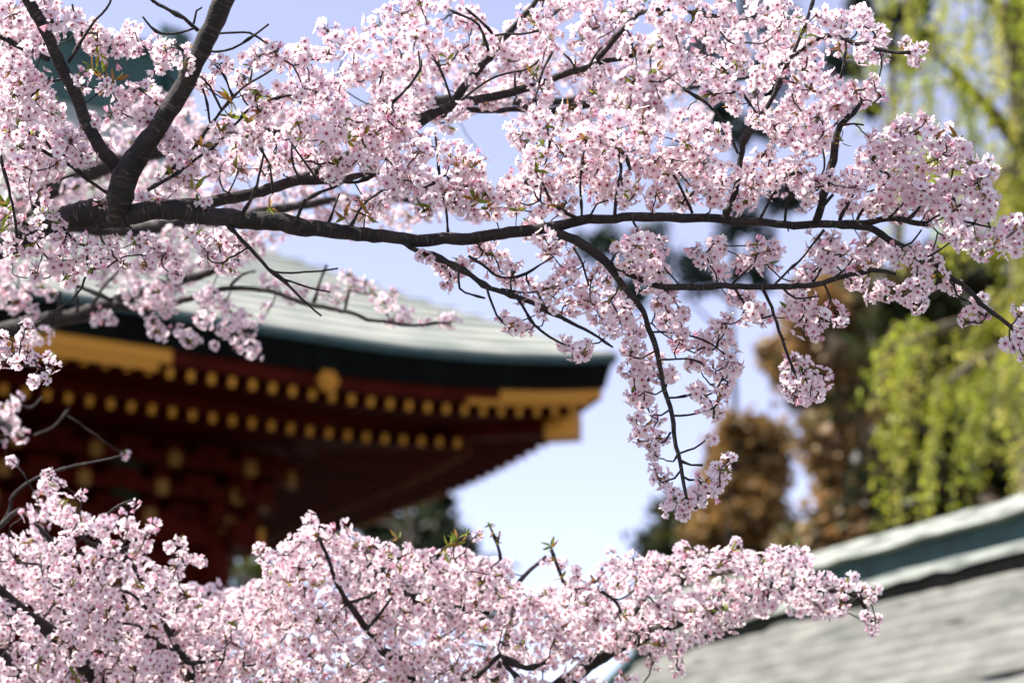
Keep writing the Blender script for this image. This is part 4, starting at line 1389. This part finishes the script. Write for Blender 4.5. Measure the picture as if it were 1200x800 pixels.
# ------------------------------------------------------------------ a second cherry standing behind it
B2 = Cherry('second cherry tree farther back, its blurred boughs crossing in front of the temple roof', (P(-330, 400, 9.3)[0], P(-330, 400, 9.3)[1], 0))
B2.push = 1.09
tb_ = B2.base
pj = P(-120, 415, 8.4 * 1.09)
B2.trunk([(tb_[0], tb_[1], -.2, .24), (tb_[0], tb_[1], .6, .17), (tb_[0] + .05, tb_[1], 2.4, .14), (pj[0] - .3, pj[1] + .05, pj[2] - .35, .10), (pj[0], pj[1], pj[2], .055)])
B2.branch(px([(-130, 418, 18), (-50, 402, 14), (0, 389, 12), (50, 377, 11), (93, 367, 10), (133, 355, 8), (170, 342, 7), (207, 330, 6), (243, 319, 5), (280, 306, 3)], 8.4, 8.2))
B2.branch(px([(133, 356, 5), (167, 362, 4.5), (215, 352, 4), (267, 338, 3.5), (310, 339, 3.2), (350, 354, 3), (400, 364, 2.8), (437, 374, 2.4), (480, 380, 2), (525, 378, 1.6)], 8.25, 8.0))
B2.branch(px([(-120, 412, 14), (-60, 330, 14), (20, 250, 13), (110, 200, 12), (230, 165, 11), (360, 150, 9), (480, 120, 8), (620, 120, 6), (760, 110, 5), (880, 90, 3)], 8.4, 8.8))
B2.branch(px([(20, 250, 8), (120, 270, 8), (230, 262, 7), (330, 245, 6), (420, 232, 5), (520, 236, 4), (600, 232, 3)], 8.4, 8.3))
B2.branch(px([(-100, 405, 10), (-60, 440, 9), (-20, 480, 7), (10, 500, 4), (20, 520, 2)], 8.3, 8.1))
for t in ([(83, 332, 2.4), (105, 340, 2.6), (133, 352, 3)], [(107, 362, 2.2), (122, 335, 2), (143, 312, 1.6)], [(90, 366, 2), (90, 335, 1.6)], [(68, 372, 2.6), (70, 340, 2)], [(367, 356, 2), (374, 332, 1.8), (383, 309, 1.6)], [(404, 364, 2.2), (411, 340, 1.8)], [(270, 335, 2), (285, 322, 1.8), (300, 318, 1.4)], [(15, 470, 1.6), (35, 478, 1.4), (50, 465, 1.2)], [(40, 510, 1.4), (62, 500, 1.3), (82, 478, 1.1)]):
    B2.branch(px(t, 8.15), jit=.003)
for (x, y, r) in [(160, 345, 20), (185, 343, 18), (196, 362, 14), (172, 362, 12), (205, 345, 14), (245, 345, 16), (240, 360, 12), (258, 355, 13), (187, 390, 14), (180, 380, 10), (222, 397, 15), (212, 388, 10), (240, 376, 14), (265, 385, 15), (290, 386, 14), (294, 410, 15), (270, 365, 12), (284, 372, 12), (313, 360, 7), (306, 372, 6), (325, 335, 12), (352, 341, 13), (340, 350, 9), (385, 342, 14), (395, 352, 8), (312, 328, 10), (415, 335, 14), (406, 322, 9), (428, 330, 8),
                  (450, 355, 16), (437, 345, 10), (458, 345, 11), (475, 371, 13), (462, 375, 9), (497, 378, 8), (527, 377, 14), (520, 372, 9), (122, 370, 11), (112, 376, 8), (132, 376, 7), (15, 355, 16), (35, 366, 13), (30, 342, 12), (5, 340, 14), (50, 393, 13), (42, 400, 8), (50, 336, 13), (60, 345, 8), (252, 405, 6), (275, 400, 7),
                  (15, 476, 9), (10, 496, 14), (24, 509, 11), (5, 512, 11), (20, 466, 8), (147, 533, 5), (14, 540, 6), (3, 480, 10)]:
    B2.bloom(x, y, r, 8.15 + rnd.gauss(0, .10))


def inpoly(x, y, poly):
    c = False
    j = len(poly) - 1
    for i in range(len(poly)):
        (xi, yi), (xj, yj) = poly[i], poly[j]
        if (yi > y) != (yj > y) and x < (xj - xi) * (y - yi) / (yj - yi) + xi:
            c = not c
        j = i
    return c


def fill(tree, poly, gap, r0, r1, d0, d1, tries=9000):
    got = []
    x0, x1 = min(p[0] for p in poly), max(p[0] for p in poly)
    y0, y1 = min(p[1] for p in poly), max(p[1] for p in poly)
    for _ in range(tries):
        x, y = rnd.uniform(x0, x1), rnd.uniform(y0, y1)
        if not inpoly(x, y, poly):
            continue
        if any((x - a) ** 2 + (y - b) ** 2 < gap * gap for a, b in got):
            continue
        got.append((x, y))
        tree.bloom(x, y, rnd.uniform(r0, r1), rnd.uniform(d0, d1))


fill(B2, [(-30, 60), (40, 90), (60, 150), (120, 170), (180, 110), (230, 130), (260, 160), (330, 110), (400, 150), (440, 190), (500, 190), (560, 230), (560, 255), (420, 262), (330, 262), (300, 310), (200, 325), (80, 325), (-30, 330)], 21, 15, 20, 7.9, 9.0)
fill(B2, [(440, 90), (520, 60), (620, 60), (700, 70), (800, 60), (860, 90), (840, 130), (760, 150), (690, 150), (620, 140), (560, 130), (480, 140)], 24, 14, 19, 8.3, 9.2)
fill(B2, [(-40, -40), (60, -40), (40, 60), (-40, 80)], 24, 14, 19, 8.0, 9.0)
B2.finish(100)

# ------------------------------------------------------------------ a third cherry, its crown seen from above along the bottom
B3 = Cherry('lower cherry tree whose broad bank of pink blossom fills the bottom edge', (P(330, 400, 7.7)[0], P(330, 400, 7.7)[1], 0))
tb_ = B3.base
pj = P(330, 1010, 7.6)
B3.trunk([(tb_[0], tb_[1], -.2, .24), (tb_[0], tb_[1], .5, .18), (tb_[0] + .02, tb_[1], 1.4, .15), (pj[0], pj[1], pj[2], .10)])
B3.branch(px([(330, 1010, 30), (250, 940, 22), (170, 870, 15), (117, 800, 11), (93, 773, 10), (67, 746, 9), (33, 720, 7.5), (0, 690, 6), (-40, 665, 4)], 7.6, 7.25))
B3.branch(px([(330, 1010, 28), (420, 930, 18), (480, 796, 8), (450, 763, 6), (430, 736, 5), (407, 706, 4), (390, 670, 2.5), (375, 630, 2)], 7.6, 7.3))
B3.branch(px([(330, 1010, 26), (270, 900, 16), (230, 830, 7), (220, 780, 6), (207, 760, 5), (185, 715, 3.5), (160, 670, 3), (140, 640, 2)], 7.6, 7.4))
B3.branch(px([(330, 1010, 28), (480, 930, 20), (620, 830, 12), (720, 760, 8), (820, 720, 6), (900, 695, 5), (960, 690, 4), (1005, 700, 3), (1022, 730, 2)], 7.6, 7.5))
B3.branch(px([(480, 930, 14), (560, 840, 9), (587, 770, 6), (600, 720, 4), (610, 680, 3), (640, 650, 2)], 7.6, 7.6))
B3.branch(px([(720, 762, 6), (745, 715, 4), (770, 680, 3), (790, 655, 2)], 7.55, 7.7))
B3.branch(px([(330, 1010, 22), (120, 900, 14), (10, 780, 9), (-40, 680, 4.5), (13, 604, 2.8), (40, 600, 2.6), (75, 610, 2.4), (115, 640, 2), (170, 640, 1.5)], 7.6, 7.9))
B3.branch(px([(-25, 655, 2.4), (10, 600, 1.9), (15, 580, 1.8), (43, 560, 1.6), (80, 547, 1.4), (113, 540, 1.2), (146, 533, 1)], 7.9, 7.8), jit=.003)
for t in ([(143, 730, 2), (163, 733, 2), (177, 750, 2.2), (205, 762, 2.6)], [(587, 768, 3), (617, 782, 3), (640, 776, 2)], [(587, 766, 3), (560, 790, 3), (540, 796, 2.4)], [(590, 775, 3), (610, 800, 3)], [(127, 602, 1.8), (140, 592, 1.7), (155, 586, 1.3)], [(430, 736, 2.4), (444, 720, 2), (458, 700, 1.6)], [(14, 658, 1.6), (45, 661, 1.5)], [(93, 773, 3), (88, 745, 2.4), (90, 730, 1.8)], [(407, 706, 2), (425, 700, 1.8), (442, 692, 1.5)],
          [(215, 775, 2.6), (240, 775, 2.2), (262, 772, 1.6)], [(700, 690, 2), (722, 705, 2), (728, 718, 1.6)], [(40, 612, 2.2), (70, 640, 2), (100, 650, 1.6)], [(190, 735, 2), (160, 700, 1.8), (140, 690, 1.4)],
          [(587, 655, 2), (580, 630, 1.7), (572, 612, 1.2)], [(583, 640, 1.3), (586, 622, 1.0)], [(660, 682, 2), (652, 660, 1.8), (645, 640, 1.2)], [(517, 645, 1.8), (532, 634, 1.5), (552, 624, 1.2)], [(430, 665, 1.8), (450, 640, 1.5), (468, 628, 1.2)]):
    B3.branch(px(t, 7.35), jit=.002)
for (x, y, r) in [(60, 570, 16), (72, 592, 18), (45, 600, 14), (80, 612, 14), (30, 602, 10), (56, 556, 9), (95, 612, 14), (120, 616, 16), (150, 620, 15), (172, 626, 13), (165, 642, 13), (180, 617, 9), (140, 605, 9), (158, 592, 5), (75, 630, 12), (130, 640, 12),
                  (228, 655, 8), (236, 658, 5), (210, 650, 12), (205, 668, 13), (212, 633, 4), (198, 640, 6), (95, 580, 7), (14, 540, 6),
                  (330, 650, 14), (310, 650, 12), (303, 642, 7), (320, 672, 14), (345, 640, 13), (365, 612, 10), (370, 628, 13), (362, 605, 5), (392, 625, 11), (405, 618, 10), (400, 640, 15), (378, 652, 15), (350, 665, 15), (420, 640, 13), (436, 638, 10), (455, 645, 12), (478, 648, 12), (500, 650, 11),
                  (560, 626, 6), (545, 650, 12), (590, 662, 12), (640, 658, 8), (655, 660, 10), (675, 672, 10), (705, 665, 8), (720, 660, 12), (742, 655, 13), (765, 655, 12), (716, 645, 6), (800, 645, 12), (820, 650, 12), (785, 660, 12), (862, 635, 7), (855, 650, 11), (868, 648, 9), (880, 662, 11), (905, 648, 9), (908, 643, 6), (925, 650, 13), (940, 648, 11), (942, 662, 9),
                  (950, 680, 12), (970, 680, 13), (990, 685, 11), (1000, 678, 9), (1012, 690, 9), (1025, 690, 9), (1020, 702, 8), (1018, 730, 8), (1024, 738, 7), (1015, 722, 6), (1028, 725, 5), (965, 705, 13), (985, 705, 12), (972, 718, 9)]:
    B3.bloom(x, y, r, 7.4 + rnd.gauss(0, .10))
    if r > 10:
        B3.bloom(x + rnd.uniform(-8, 8), y + rnd.uniform(0, 12), r * .9, 7.6 + rnd.uniform(-.05, .2))
BANK = [(-30, 630), (30, 632), (60, 645), (130, 655), (200, 680), (225, 700), (270, 712), (300, 690), (325, 662), (365, 622), (400, 636), (450, 650), (540, 655), (600, 675), (612, 692), (640, 696), (690, 682), (760, 660), (860, 655), (930, 660), (960, 690), (960, 710), (900, 706), (860, 725), (815, 745), (800, 765), (770, 755), (700, 752), (640, 770), (600, 790), (570, 830), (-30, 830)]
fill(B3, BANK, 19, 14, 20, 7.2, 7.55)
fill(B3, BANK, 22, 14, 20, 7.6, 8.3)
fill(B3, [(590, 790), (660, 770), (720, 765), (800, 772), (790, 810), (740, 830), (600, 830)], 26, 11, 16, 7.2, 7.7)
fill(B3, [(215, 690), (300, 690), (330, 720), (300, 760), (230, 750)], 22, 15, 19, 8.4, 9.2)
for (x, y, n_, L) in ((575, 615, 3, .018), (578, 625, 3, .018), (582, 632, 3, .018), (645, 641, 5, .024), (650, 655, 4, .02), (658, 678, 4, .022), (527, 640, 5, .03), (536, 632, 5, .03), (548, 626, 4, .03), (522, 650, 3, .026), (443, 652, 5, .026), (467, 630, 4, .024), (478, 657, 4, .026), (500, 705, 4, .02), (853, 713, 4, .022), (730, 720, 3, .02), (120, 685, 4, .024), (150, 715, 4, .022), (370, 687, 5, .026), (352, 680, 4, .024), (430, 640, 4, .022), (858, 645, 3, .02), (935, 640, 3, .02), (600, 690, 3, .02), (30, 735, 4, .026), (90, 792, 4, .028)):
    B3.tufts.append((x, y, 7.3, n_, L))
B3.finish(100, 7.5)
